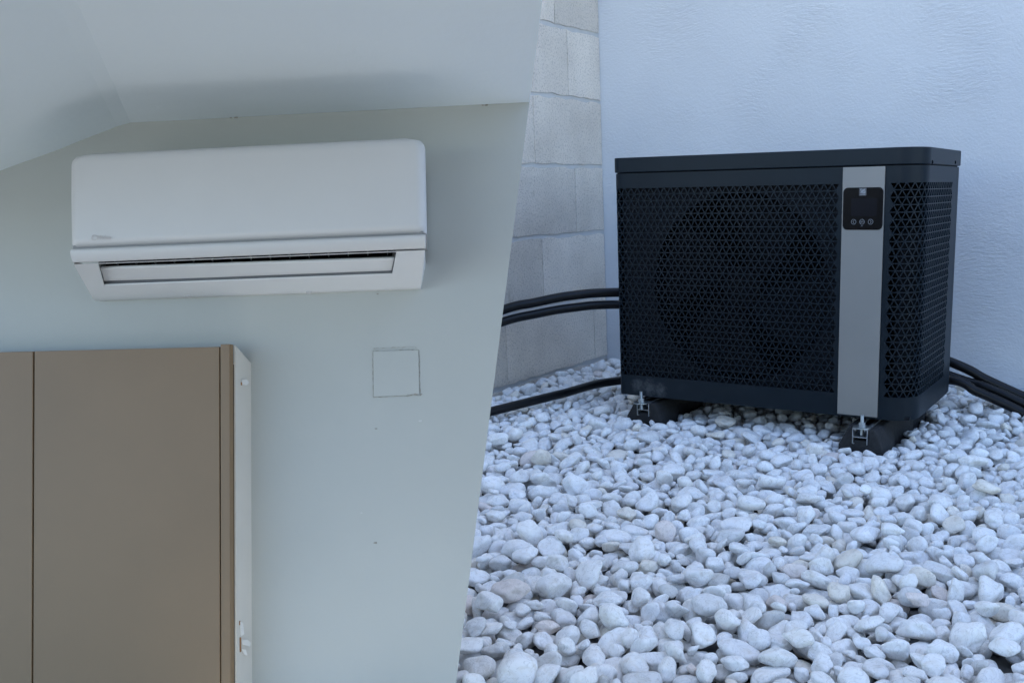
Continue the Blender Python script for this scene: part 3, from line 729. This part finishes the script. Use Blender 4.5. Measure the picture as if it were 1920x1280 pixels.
# rear post, rear panel, base tray
ps = MB(); ps.box(HW - 0.05, HW - 0.0004, HD - 0.043, HD, 0.0, BZ); ps.build('corner_post', M_CASE, hp, bevel=0.003)
bk = MB(); bk.box(0.002, HW - 0.052, HD - 0.006, HD, 0, BZ); bk.build('rear_panel', M_CASE, hp)
bt = MB(); bt.box(0.02, HW - 0.02, 0.02, HD - 0.01, 0.004, 0.012); bt.build('base_tray', M_INNER, hp)
# lid
def round_rect(x0, x1, y0, y1, rl, rr, seg=10):
    pts = []
    for (cx_, cy_, r, a0) in ((x0 + rl, y0 + rl, rl, math.pi), (x1 - rr, y0 + rr, rr, 1.5 * math.pi), (x1 - 0.006, y1 - 0.006, 0.006, 0), (x0 + 0.006, y1 - 0.006, 0.006, 0.5 * math.pi)):
        for k in range(seg + 1):
            a = a0 + 0.5 * math.pi * k / seg; pts.append((cx_ + r * math.cos(a), cy_ + r * math.sin(a)))
    return pts
ld = MB(); ov = 0.0045
ld.prism([(x, y, BZ + 0.004) for x, y in round_rect(-ov, HW + ov, -ov, HD + ov, RL + ov, RR + ov)], (0, 0, LID - 0.004))
gk = MB(); gk.prism([(x, y, BZ - 0.012) for x, y in round_rect(0.006, HW - 0.006, 0.006, HD - 0.006, RL - 0.006, RR - 0.006)], (0, 0, 0.03)); gk.build('gasket', M_DARK, hp)
lid = ld.build('lid', M_CASE, hp, bevel=0.0035, seg=3)
for px, py in ((1748, 304), (1791, 304.5)):
    q = hit(px, py, (HX + HW + ov, 0, 0), (1, 0, 0)) - Vector((HX, 0, Z0))
    sc_ = MB(); sc_.disc((HW + ov - 0.001, q.y, q.z), (1, 0, 0), 0.0085, 0.0035, 12, 0.006); sc_.disc((HW + ov + 0.0024, q.y, q.z), (1, 0, 0), 0.0035, 0.0012, 6); sc_.build('screw', M_DARK, lid, smooth=40)
# fan behind the left grille
fx, fz = hp_front(1385, 530, 0.06).x, hp_front(1385, 540, 0.06).z
FR = 0.395
sh_ = MB(); nseg = 64; x0, x1 = 0.012, strip_x0 - 0.01; zl0, zl1 = 0.012, BZ - 0.005; ys = 0.055
circ = [(fx + FR * math.cos(2 * math.pi * k / nseg), fz + FR * math.sin(2 * math.pi * k / nseg)) for k in range(nseg)]
rect = []
for k in range(nseg):
    a = 2 * math.pi * k / nseg; dx, dz = math.cos(a), math.sin(a); t = 9
    if dx > 1e-6: t = min(t, (x1 - fx) / dx)
    if dx < -1e-6: t = min(t, (x0 - fx) / dx)
    if dz > 1e-6: t = min(t, (zl1 - fz) / dz)
    if dz < -1e-6: t = min(t, (zl0 - fz) / dz)
    rect.append((fx + dx * t, fz + dz * t))
vs = [(x, ys, z) for x, z in circ] + [(x, ys, z) for x, z in rect] + [(x, ys + 0.10, z) for x, z in circ]
fs = []
for k in range(nseg):
    j = (k + 1) % nseg; fs += [(k, j, nseg + j, nseg + k), (k, 2 * nseg + k, 2 * nseg + j, j)]
sh_.add(vs, fs); sh_.build('fan_shroud', M_INNER, hp)
fb = MB(); fb.disc((fx, ys + 0.035, fz), (0, 1, 0), 0.085, 0.06, 28); hub = fb.build('fan_hub', M_FAN, hp, bevel=0.008)
for b in range(4):
    m = MB(); a0 = b * math.pi / 2 + 0.5; gv = []
    nr_, na_ = 7, 7
    for i in range(nr_ + 1):
        r = 0.08 + (FR - 0.10) * i / nr_
        for j in range(na_ + 1):
            a = a0 + 1.05 * (j / na_) + 0.35 * (i / nr_) ** 1.4
            gv.append((fx + r * math.cos(a), ys + 0.03 + 0.055 * (j / na_), fz + r * math.sin(a)))
    m.add(gv, [(i * (na_ + 1) + j, i * (na_ + 1) + j + 1, (i + 1) * (na_ + 1) + j + 1, (i + 1) * (na_ + 1) + j) for i in range(nr_) for j in range(na_)])
    m.build('fan_blade', M_FAN, hub, smooth=60)
co = MB(); co.box(0.03, strip_x0, HD - 0.14, HD - 0.05, 0.02, BZ - 0.02); co.build('coil', M_DARK, hp)
dv = MB(); dv.box(strip_x0 + 0.012, strip_x0 + 0.018, 0.06, HD - 0.02, 0.02, BZ - 0.01); dv.build('divider', M_INNER, hp)
# compressor compartment behind the right grille
cp = MB(); cp.box(strip_x1 + 0.03, HW - 0.14, 0.16, HD - 0.1, 0.02, BZ - 0.25); cp.build('compressor_box', M_DARK, hp, bevel=0.02)
# control strip with the display
st = MB(); st.box(strip_x0, strip_x1, -0.0075, -0.0008, 0.008, BZ - 0.001); strip = st.build('control_strip', M_STRIP, hp, bevel=0.0015)
d0, d1 = hp_front(1581.5, 352, -0.0095), hp_front(1654.5, 431, -0.0095)
dx0, dx1, dz1, dz0 = hp_front(1580.5, 391, -0.0095).x, hp_front(1655.5, 391, -0.0095).x, hp_front(1618, 351.5, -0.0095).z, hp_front(1618, 431, -0.0095).z
def rr_poly(x0, x1, z0, z1, r, y, seg=6):
    pts = []
    for cx_, cz_, a0 in ((x1 - r, z1 - r, 0), (x0 + r, z1 - r, .5 * math.pi), (x0 + r, z0 + r, math.pi), (x1 - r, z0 + r, 1.5 * math.pi)):
        for k in range(seg + 1):
            a = a0 + .5 * math.pi * k / seg; pts.append((cx_ + r * math.cos(a), y, cz_ + r * math.sin(a)))
    return pts
ds = MB(); ds.prism(rr_poly(dx0, dx1, dz0, dz1, 0.018, -0.0105), (0, 0.0035, 0)); disp = ds.build('display', M_GLASS, strip, bevel=0.0012)
def dpt(px, py): return hp_front(px, py, -0.0112)
a, b = dpt(1596, 372), dpt(1643, 405)
sn = MB(); sn.prism(rr_poly(a.x, b.x, b.z, a.z, 0.002, -0.0109), (0, 0.0003, 0)); sn.build('screen', M_SCREEN, strip)
# emblem: pale square with a slanted leaf
a, b = dpt(1611, 352.5), dpt(1624.5, 367)
em = MB(); em.prism(rr_poly(a.x, b.x, b.z, a.z, 0.001, -0.0112), (0, 0.0006, 0)); em.build('emblem', M_EMBLEM, strip)
cxm, czm = (a.x + b.x) / 2, (a.z + b.z) / 2; hs = (b.x - a.x) / 2
lf = MB()
up_arc = [(-0.72, -0.35), (-0.5, 0.25), (-0.05, 0.62), (0.72, 0.78)]; lo_arc = [(0.45, 0.2), (0.0, -0.22), (-0.72, -0.35)]
lf.prism([(cxm + x * hs, -0.0116, czm + z * hs) for x, z in up_arc + lo_arc[:-1]], (0, 0.0003, 0))
lf.prism([(cxm + x * hs, -0.0116, czm + z * hs) for x, z in ((-0.72, 0.78), (-0.1, 0.78), (-0.62, 0.35), (-0.72, 0.1))], (0, 0.0003, 0))
lf.prism([(cxm + x * hs, -0.0116, czm + z * hs) for x, z in ((0.72, -0.45), (-0.45, -0.45), (0.3, -0.1), (0.72, 0.4))], (0, 0.0003, 0))
lf.prism([(cxm + x * hs, -0.0116, czm + z * hs) for x, z in ((-0.72, -0.62), (0.72, -0.62), (0.72, -0.78), (-0.72, -0.78))], (0, 0.0003, 0))
lf.build('emblem_leaf', M_PRINT, strip)
bt_px = ((1600.5, 416), (1616.3, 416), (1632.3, 416))
brad = (dpt(1605.2, 416) - dpt(1600.5, 416)).x
for i, (px, py) in enumerate(bt_px):
    c = dpt(px, py); m = MB()
    if i == 1: m.ring((c.x, -0.0112, c.z), (0, 1, 0), brad * 0.86, brad, 0.0004, 28, math.radians(-90 + 22), math.radians(270 - 22)); m.box(c.x - brad * 0.07, c.x + brad * 0.07, -0.0112, -0.0108, c.z + brad * 0.55, c.z + brad * 1.25)
    else: m.ring((c.x, -0.0112, c.z), (0, 1, 0), brad * 0.87, brad, 0.0004)
    if i != 1:
        sg = -1 if i == 0 else 1; q = brad * 0.14
        for ss in (-1, 1):
            p0 = Vector((c.x + sg * brad * 0.3, -0.0112, c.z)); p1 = Vector((c.x - sg * brad * 0.15, -0.0112, c.z + ss * brad * 0.48))
            t = (p1 - p0).normalized(); nn = Vector((-t.z, 0, t.x)) * q / 2
            m.prism([p0 + nn, p1 + nn, p1 - nn, p0 - nn], (0, 0.0004, 0))
    m.build('button_symbol', M_PRINT, strip)
    if i == 1:
        text_mesh('lettering', 'SET', brad * 0.85, M_PRINT, strip, Matrix.Translation((c.x - brad * 0.68, -0.011, c.z - brad * 0.33)) @ FRONT)
        text_mesh('lettering', 'SET', brad * 0.5, M_PRINT, strip, Matrix.Translation((c.x - brad * 0.42, -0.011, c.z - brad * 1.75)) @ FRONT)

# ------------------------------------------------------------------ rubber support feet under it
def foot(x, yf, yb, label, bolt_px):
    t = tag(empty('support_foot', loc=(x, yf, 0)), label, 'support foot', 'rubber feet under the heat pump')
    wb, wt, zt_, sw = 0.098, 0.062, 0.088, 0.031; L_ = yb - yf
    sec = [(-wb, -0.06), (-wb, 0.02), (-wt, zt_), (-sw, zt_), (-sw, zt_ - 0.045), (sw, zt_ - 0.045), (sw, zt_), (wt, zt_), (wb, 0.02), (wb, -0.06)]
    ny = 10; vs = []; fs = []; n = len(sec)
    for j in range(ny + 1):
        y = L_ * j / ny; ins = 0.012 if j in (0, ny) else 0.0
        notch = 0.022 if j in (3, 4, 7) else 0
        for (a, z) in sec:
            aa = a
            if abs(a) > sw + 0.001: aa = math.copysign(abs(a) - ins - (notch if abs(a) == wb else 0), a)
            vs.append((aa, y + (0.012 if j == 0 and z > 0.05 and abs(a) > sw + .001 else 0), z))
    for j in range(ny):
        for k in range(n): fs.append((j * n + k, j * n + (k + 1) % n, (j + 1) * n + (k + 1) % n, (j + 1) * n + k))
    fs += [(0, 1, 2, 3, 4), (5, 6, 7, 8, 9), (0, 4, 5, 9)]; fs += [tuple(ny * n + k for k in (4, 3, 2, 1, 0)), tuple(ny * n + k for k in (9, 8, 7, 6, 5)), tuple(ny * n + k for k in (9, 5, 4, 0))]
    m = MB(); m.add(vs, fs); m.build('rubber_block', M_RUBBER, t, bevel=0.005)
    # aluminium channel, open to the top, with inturned lips
    r = MB(); h0, h1, a, th = zt_ - 0.044, zt_ + 0.003, sw - 0.001, 0.0028
    y0, y1 = -0.006, L_ + 0.004
    r.box(-a, a, y0, y1, h0 + 0.012, h0 + 0.012 + th); r.box(-a, -a + th, y0, y1, h0 - 0.014, h1); r.box(a - th, a, y0, y1, h0 - 0.014, h1)
    r.box(-a + th, -a + 0.013, y0, y1, h1 - th, h1); r.box(a - 0.013, a - th, y0, y1, h1 - th, h1)
    r.box(-a + 0.010, -a + 0.013, y0, y1, h1 - 0.009, h1 - th); r.box(a - 0.013, a - 0.010, y0, y1, h1 - 0.009, h1 - th)
    r.box(-a + th, -a + 0.008, y0, y1, h0 - 0.014, h0 - 0.014 + th)
    r.build('channel', M_ALU, t)
    pb = hit(*bolt_px, (0, 0, h1), (0, 0, 1)); by = pb.y - yf; bx = 0.0
    w_ = MB(); w_.disc((bx, by, h1), (0, 0, 1), 0.036, 0.004, 32); w_.build('washer', M_ZINC, t, bevel=0.001)
    w2 = MB(); w2.disc((bx, by, h1 + 0.004), (0, 0, 1), 0.017, 0.004, 24); w2.disc((bx, by, h1 + 0.008), (0, 0, 1), 0.0145, 0.012, 6); w2.build('nut', M_ZINC, t, bevel=0.0012)
    bo = MB(); bo.tube([(bx, by, h1 - 0.03 + 0.0022 * k) for k in range(38)], 0.0075, 12, True, lambda i: 1.0 if i % 2 else 0.93); bo.build('bolt', M_ZINC, t, smooth=25)
    return t
fl = hit(1207, 791, (0, 0, 0), (0, 0, 1)); fr_ = hit(1612, 846, (0, 0, 0), (0, 0, 1))
print('feet', fl, fr_)
foot(fl.x, fl.y, HD + 0.02, 'black rubber foot with metal channel under the heat pump, near the block wall', (1221, 757))
foot(fr_.x, fr_.y, HD + 0.02, 'black rubber foot with metal channel under the heat pump, below the control strip', (1624, 802))

# ------------------------------------------------------------------ pipes
PA, PB_ = Vector((-0.06, 0.56, 0)), Vector((-0.72, 0.10, 0)); pn = (PB_ - PA).cross(Vector((0, 0, 1)))
def lp_(px, py): return hit(px, py, PA, pn)
def rp_(px, py, y=0.80): return hit(px, py, (0, y, 0), (0, 1, 0))
def gp(px, py, z=0.03): return hit(px, py, (0, 0, z), (0, 0, 1))
def pipe(name, pts, r, label):
    m = MB(); m.tube(spline(pts, 12), r, 18); o = m.build(name, M_PIPE, smooth=60)
    return tag(o, label, 'pipe', 'black pipes of the heat pump')
l1 = [lp_(x, y) for x, y in ((943, 581), (1003, 567), (1072, 554), (1161, 548))]
l2 = [lp_(x, y) for x, y in ((941, 604), (1003, 589), (1072, 577), (1161, 571))]
def tail(p, q): 
    d = (p - q).normalized(); return [Vector((p.x + d.x * k, p.y + d.y * k, p.z * f - 0.05 * (1 - f))) for k, f in ((1.25, 0.0), (1.0, 0.06), (0.70, 0.33), (0.34, 0.74))]
ra = [rp_(1786, 680, 0.86), rp_(1850, 712, 0.86), rp_(1920, 744, 0.86), rp_(2010, 782, 0.86)]
rb2 = [rp_(1786, 706, 0.84), rp_(1850, 726, 0.83), rp_(1920, 757, 0.81), rp_(1990, 792, 0.80)]
rc2 = [rp_(1782, 712, 0.76), rp_(1830, 733, 0.76), rp_(1880, 755, 0.76), rp_(1930, 780, 0.76)]
mid = lambda x, y, z: Vector((x, y, z))
pipe('water_pipe', tail(l1[0], l1[1]) + l1 + [mid(0.25, 0.78, l1[-1].z - 0.02), mid(0.75, 0.86, (l1[-1].z + ra[0].z) / 2)] + ra, 0.0225, 'upper of the two black pipes curving past the block wall')
pipe('water_pipe', tail(l2[0], l2[1]) + l2 + [mid(0.25, 0.72, l2[-1].z - 0.03), mid(0.75, 0.83, (l2[-1].z + rb2[0].z) / 2)] + rb2, 0.0215, 'lower of the two black pipes curving past the block wall')
ga, gb = gp(917, 772, 0.045), gp(1166, 713, 0.075)
g3 = [ga + (ga - gb) * 0.9 + Vector((0, 0, -0.01)), ga + (ga - gb) * 0.3, ga, ga.lerp(gb, 0.5) + Vector((0, 0, 0.004)), gb]
pipe('water_pipe', g3 + [mid(0.35, 0.74, 0.10), mid(0.9, 0.77, 0.13)] + rc2, 0.021, 'black pipe lying low across the white pebbles beside the block wall')
# ------------------------------------------------------------------ white pebbles: every stone is dropped onto the heap below it
NSH = 64
def ico(sub):
    t = (1 + 5 ** .5) / 2
    v = [np.array(p) / np.linalg.norm(p) for p in [(-1, t, 0), (1, t, 0), (-1, -t, 0), (1, -t, 0), (0, -1, t), (0, 1, t), (0, -1, -t), (0, 1, -t), (t, 0, -1), (t, 0, 1), (-t, 0, -1), (-t, 0, 1)]]
    f = [(0, 11, 5), (0, 5, 1), (0, 1, 7), (0, 7, 10), (0, 10, 11), (1, 5, 9), (5, 11, 4), (11, 10, 2), (10, 7, 6), (7, 1, 8), (3, 9, 4), (3, 4, 2), (3, 2, 6), (3, 6, 8), (3, 8, 9), (4, 9, 5), (2, 4, 11), (6, 2, 10), (8, 6, 7), (9, 8, 1)]
    for _ in range(sub):
        md = {}; nf = []
        def mid_(a, b):
            k = (min(a, b), max(a, b))
            if k not in md: p = v[a] + v[b]; v.append(p / np.linalg.norm(p)); md[k] = len(v) - 1
            return md[k]
        for a, b, c in f:
            x, y, z = mid_(a, b), mid_(b, c), mid_(c, a); nf += [(a, x, z), (b, y, x), (c, z, y), (x, y, z)]
        f = nf
    return np.array(v), np.array(f, dtype=np.int32)
def pebble_shape(k, dirs):
    r = np.random.RandomState(100 + k)
    ax = np.array([1, r.uniform(.62, .92), r.uniform(.42, .68)]) * .5
    n = r.normal(size=(r.randint(7, 12), 3)); n /= np.linalg.norm(n, axis=1)[:, None]
    h = r.uniform(.58, .96, len(n)); p = r.uniform(10, 24)
    s = np.maximum(dirs @ n.T, 0) / h
    rad = (np.sum(s ** p, axis=1) + 1.0) ** (-1 / p)
    w = r.normal(size=(6, 3)) * 1.5; ph = r.uniform(0, 6.28, 6)
    rad = rad * (1 + .026 * np.sum(np.sin(dirs @ w.T * 2 + ph), axis=1) + .007 * np.sum(np.sin(dirs @ w.T * 5 + ph * 3), axis=1))
    return dirs * rad[:, None] * ax * 1.15
D2, F2 = ico(2); D3, F3 = ico(3)
SH2 = [pebble_shape(k, D2) for k in range(NSH)]; SH3 = [pebble_shape(k, D3) for k in range(NSH)]
rng = np.random.RandomState(12)
poly = np.array([(.25, -3.05), (3.05, -2.15), (2.85, 1.31), (-.87, 1.31), (-.87, -.10), (-.45, -1.20)])
def inside(p, m):
    ok = np.ones(len(p), bool)
    for i in range(len(poly)):
        a, b = poly[i], poly[(i + 1) % len(poly)]; d = b - a; nn = np.array([-d[1], d[0]]) / np.hypot(*d)
        ok &= ((p - a) @ nn) > m
    return ok
CELL = 0.004; GX0, GY0 = -1.0, -3.2
GW, GH_ = int(4.3 / CELL), int(4.7 / CELL)
Hm = np.full((GW, GH_), -0.052); IDm = np.full((GW, GH_), -1, np.int32)
def stamp_box(x0, x1, y0, y1, z):
    i0, i1, j0, j1 = [int(v) for v in ((x0 - GX0) / CELL, (x1 - GX0) / CELL, (y0 - GY0) / CELL, (y1 - GY0) / CELL)]
    Hm[i0:i1, j0:j1] = z
def rotm(yaw, tx, ty):
    cy, sy = np.cos(yaw), np.sin(yaw); a = np.array([[cy, -sy, 0], [sy, cy, 0], [0, 0, 1]])
    cx_, sx = np.cos(tx), np.sin(tx); b = np.array([[1, 0, 0], [0, cx_, -sx], [0, sx, cx_]])
    cz_, sz = np.cos(ty), np.sin(ty); c = np.array([[cz_, 0, sz], [0, 1, 0], [-sz, 0, cz_]])
    return c @ b @ a
FEET = [(fl.x, fl.y), (fr_.x, fr_.y)]
def blocked(x, y, r):
    b = np.zeros(len(x), bool)
    for fx_, fy_ in FEET: b |= (np.abs(x - fx_) < 0.085 + r) & (y > fy_ - 0.004 - r) & (y < HD + 0.03 + r)
    return b
stones = []
def drop(N, smin, smean, smax, ncand, sd_l=.22):
    for _ in range(N):
        S = float(np.clip(np.exp(rng.normal(math.log(smean), sd_l)), smin, smax))
        k = rng.randint(NSH); V = SH2[k] * S
        # look for a hollow
        c = np.column_stack((rng.uniform(-.86, 3.04, ncand * 3), rng.uniform(-3.05, 1.3, ncand * 3)))
        c = c[inside(c, S * 0.45)]
        c = c[~blocked(c[:, 0], c[:, 1], S * 0.42)][:ncand]
        if len(c) == 0: continue
        ci = ((c[:, 0] - GX0) / CELL).astype(int); cj = ((c[:, 1] - GY0) / CELL).astype(int); e = max(3, int(S * 0.3 / CELL))
        best = None
        hh = (Hm[ci, cj] + Hm[ci - e, cj] + Hm[ci + e, cj] + Hm[ci, cj - e] + Hm[ci, cj + e]) / 5
        for o in np.argsort(hh)[:2]:
            gx = (Hm[ci[o] + e, cj[o]] - Hm[ci[o] - e, cj[o]]) / (2 * e * CELL); gy = (Hm[ci[o], cj[o] + e] - Hm[ci[o], cj[o] - e]) / (2 * e * CELL)
            for _t in range(4):
                ty = -math.atan(np.clip(gx, -1, 1)) * .7 + rng.normal(0, .30); tx = math.atan(np.clip(gy, -1, 1)) * .7 + rng.normal(0, .30)
                if rng.rand() < 0.22: tx += rng.normal(0, .7); ty += rng.normal(0, .7)
                Rm = rotm(rng.uniform(0, 6.283), tx, ty); Q = V @ Rm.T
                px_, py_ = c[o, 0] + rng.uniform(-.006, .006), c[o, 1] + rng.uniform(-.006, .006)
                ii = ((Q[:, 0] + px_ - GX0) / CELL).astype(int); jj = ((Q[:, 1] + py_ - GY0) / CELL).astype(int)
                low = Q[:, 2] < 0
                gaps = Hm[ii[low], jj[low]] - Q[low, 2]
                # settle: sink until a few points touch
                z = np.partition(gaps, -4)[-4]
                top = z + Q[:, 2].max() * 0.4
                if best is None or top < best[0]: best = (top, z, k, S, Rm, px_, py_)
        top, z, k, S, Rm, px_, py_ = best
        Q = (SH3[k] * S) @ Rm.T
        sid = len(stones)
        ii = ((Q[:, 0] + px_ - GX0) / CELL).astype(int); jj = ((Q[:, 1] + py_ - GY0) / CELL).astype(int); zz = Q[:, 2] + z
        for dx_ in (0, 1):
            for dy_ in (0, 1):
                hi = zz > Hm[ii + dx_ * 0, jj + dy_ * 0]
                np.maximum.at(Hm, (ii, jj), zz)
                break
            break
        m_ = zz >= Hm[ii, jj] - 1e-9
        IDm[ii[m_], jj[m_]] = sid
        stones.append((k, S, Rm, px_, py_, z))
drop(3300, .042, .062, .090, 9)
drop(2900, .042, .061, .092, 14)
drop(1000, .028, .042, .060, 24)
drop(700, .026, .038, .055, 90)
print('stones', len(stones), 'mean top', Hm[300:600, 300:900].mean(), np.percentile(Hm[300:600, 300:900], [5, 50, 95]))
cnt = np.bincount(IDm[IDm >= 0], minlength=len(stones))
keep = [i for i in range(len(stones)) if cnt[i] > 6]
# not inside the room's wall and cupboard
def clear(i):
    k, S, Rm, x, y, z = stones[i]; q = ROOM_I @ Vector((x, y, z))
    if -3 < q.x and -0.03 < q.y < 0.11 + S * .5 and cut_n.dot(q - cut_o) < S * .5: return False
    if q.y <= 0.0 and cut_n.dot(q - cut_o) < 0.0: return z < 0.02
    return True
keep = [i for i in keep if clear(i)]
# the stones that show largest in the picture stand alone
def seen_size(i):
    k, S, Rm, x, y, z = stones[i]; p = Vector((x, y, z)) - CAM
    dpt_ = p.dot(C_F)
    if dpt_ <= 0.1: return 0
    u = PPX + FPX * p.dot(C_R) / dpt_; v = PPY - FPX * p.dot(C_U) / dpt_
    if not (0 < u < 1915 and 0 < v < 1275): return 0
    if u < 1017 - 162 * v / 1280 + 8: return 0
    return cnt[i] * CELL * CELL / dpt_ ** 2
near = sorted(keep, key=seen_size, reverse=True)[:300]; nset = set(near)
meshes = []
for k in range(NSH):
    me = bpy.data.meshes.new('pebble'); me.from_pydata(SH3[k].tolist(), [], F3.tolist()); me.polygons.foreach_set('use_smooth', [True] * len(F3)); me.materials.append(M_PEB); meshes.append(me)
TINTS = [('white', (0.90, 0.89, 0.87), .50), ('milky white', (0.88, 0.875, 0.87), .27), ('pale grey', (0.76, 0.755, 0.745), .09), ('cream', (0.86, 0.81, 0.72), .05), ('pinkish', (0.80, 0.72, 0.67), .010), ('grey-veined', (0.66, 0.65, 0.62), .005)]
tw = np.array([t[2] for t in TINTS]); tint_id = np.random.RandomState(4).choice(len(TINTS), len(stones), p=tw / tw.sum()); tint_j = np.random.RandomState(5).uniform(.93, 1.05, len(stones))
def tint(i): return tuple(min(0.92, c * tint_j[i]) for c in TINTS[tint_id[i]][1])
def describe(i):
    k, S, Rm, x, y, z = stones[i]; p = Vector((x, y, z)) - CAM; dd = p.dot(C_F)
    u = PPX + FPX * p.dot(C_R) / dd; v = PPY - FPX * p.dot(C_U) / dd
    e = SH2[k].max(0) - SH2[k].min(0); form = 'long' if e[1] / e[0] < .72 else 'flat' if e[2] / e[0] < .52 else 'chunky'
    size = 'big' if S > .078 else 'small' if S < .055 else 'medium'
    row = 'at the bottom edge' if v > 1180 else 'in the front rows' if v > 1060 else 'in the middle rows' if v > 920 else 'near the heat pump'
    col = 'beside the room edge' if u < 1100 else 'left of the display strip' if u < 1500 else 'below the display strip' if u < 1720 else 'near the right border'
    return '%s %s %s pebble %s %s' % (size, form, TINTS[tint_id[i]][0], row, col)
for i in near:
    k, S, Rm, x, y, z = stones[i]
    o = bpy.data.objects.new('pebble', meshes[k]); COL.objects.link(o)
    M = Matrix(Rm.tolist()).to_4x4() @ Matrix.Diagonal((S, S, S, 1)); M.translation = (x, y, z); o.matrix_world = M
    o.color = (*tint(i), 1)
    tag(o, describe(i), 'pebble', 'large loose pebbles in the foreground')
rest = [i for i in keep if i not in nset]
D1_, F1_ = ico(1); SH1 = [pebble_shape(k, D1_) for k in range(NSH)]
def fine(i):                                 # stones well outside the picture need fewer faces
    k, S, Rm, x, y, z = stones[i]; p = Vector((x, y, z)) - CAM; dd = p.dot(C_F)
    if dd < 0.3: return False
    u = PPX + FPX * p.dot(C_R) / dd; v = PPY - FPX * p.dot(C_U) / dd
    return 760 < u < 2000 and 600 < v < 1360
isf = [fine(i) for i in rest]
VV = np.concatenate([((SH2 if f_ else SH1)[stones[i][0]] * stones[i][1]) @ stones[i][2].T + np.array(stones[i][3:6]) for i, f_ in zip(rest, isf)])
nv = [len(D2) if f_ else len(D1_) for f_ in isf]; st_ = np.concatenate(([0], np.cumsum(nv)[:-1]))
FF = np.concatenate([(F2 if f_ else F1_) + int(b_) for f_, b_ in zip(isf, st_)])
print('gravel triangles', len(FF))
gm = bpy.data.meshes.new('gravel'); gm.vertices.add(len(VV)); gm.vertices.foreach_set('co', VV.ravel())
gm.loops.add(FF.size); gm.loops.foreach_set('vertex_index', FF.ravel()); gm.polygons.add(len(FF)); gm.polygons.foreach_set('loop_start', np.arange(0, FF.size, 3, dtype=np.int32))
gm.polygons.foreach_set('use_smooth', [True] * len(FF)); gm.update(calc_edges=True); gm.validate()
ta = gm.attributes.new('tint', 'FLOAT_COLOR', 'POINT'); ta.data.foreach_set('color', np.repeat(np.array([(*tint(i), 1.0) for i in rest], dtype=np.float32), nv, axis=0).ravel())
gm.materials.append(M_PEB_STUFF)
go = bpy.data.objects.new('gravel', gm); COL.objects.link(go)
tag(go, 'bed of small white marble pebbles covering the ground', 'gravel', kind='stuff')
print('pebbles kept', len(keep))
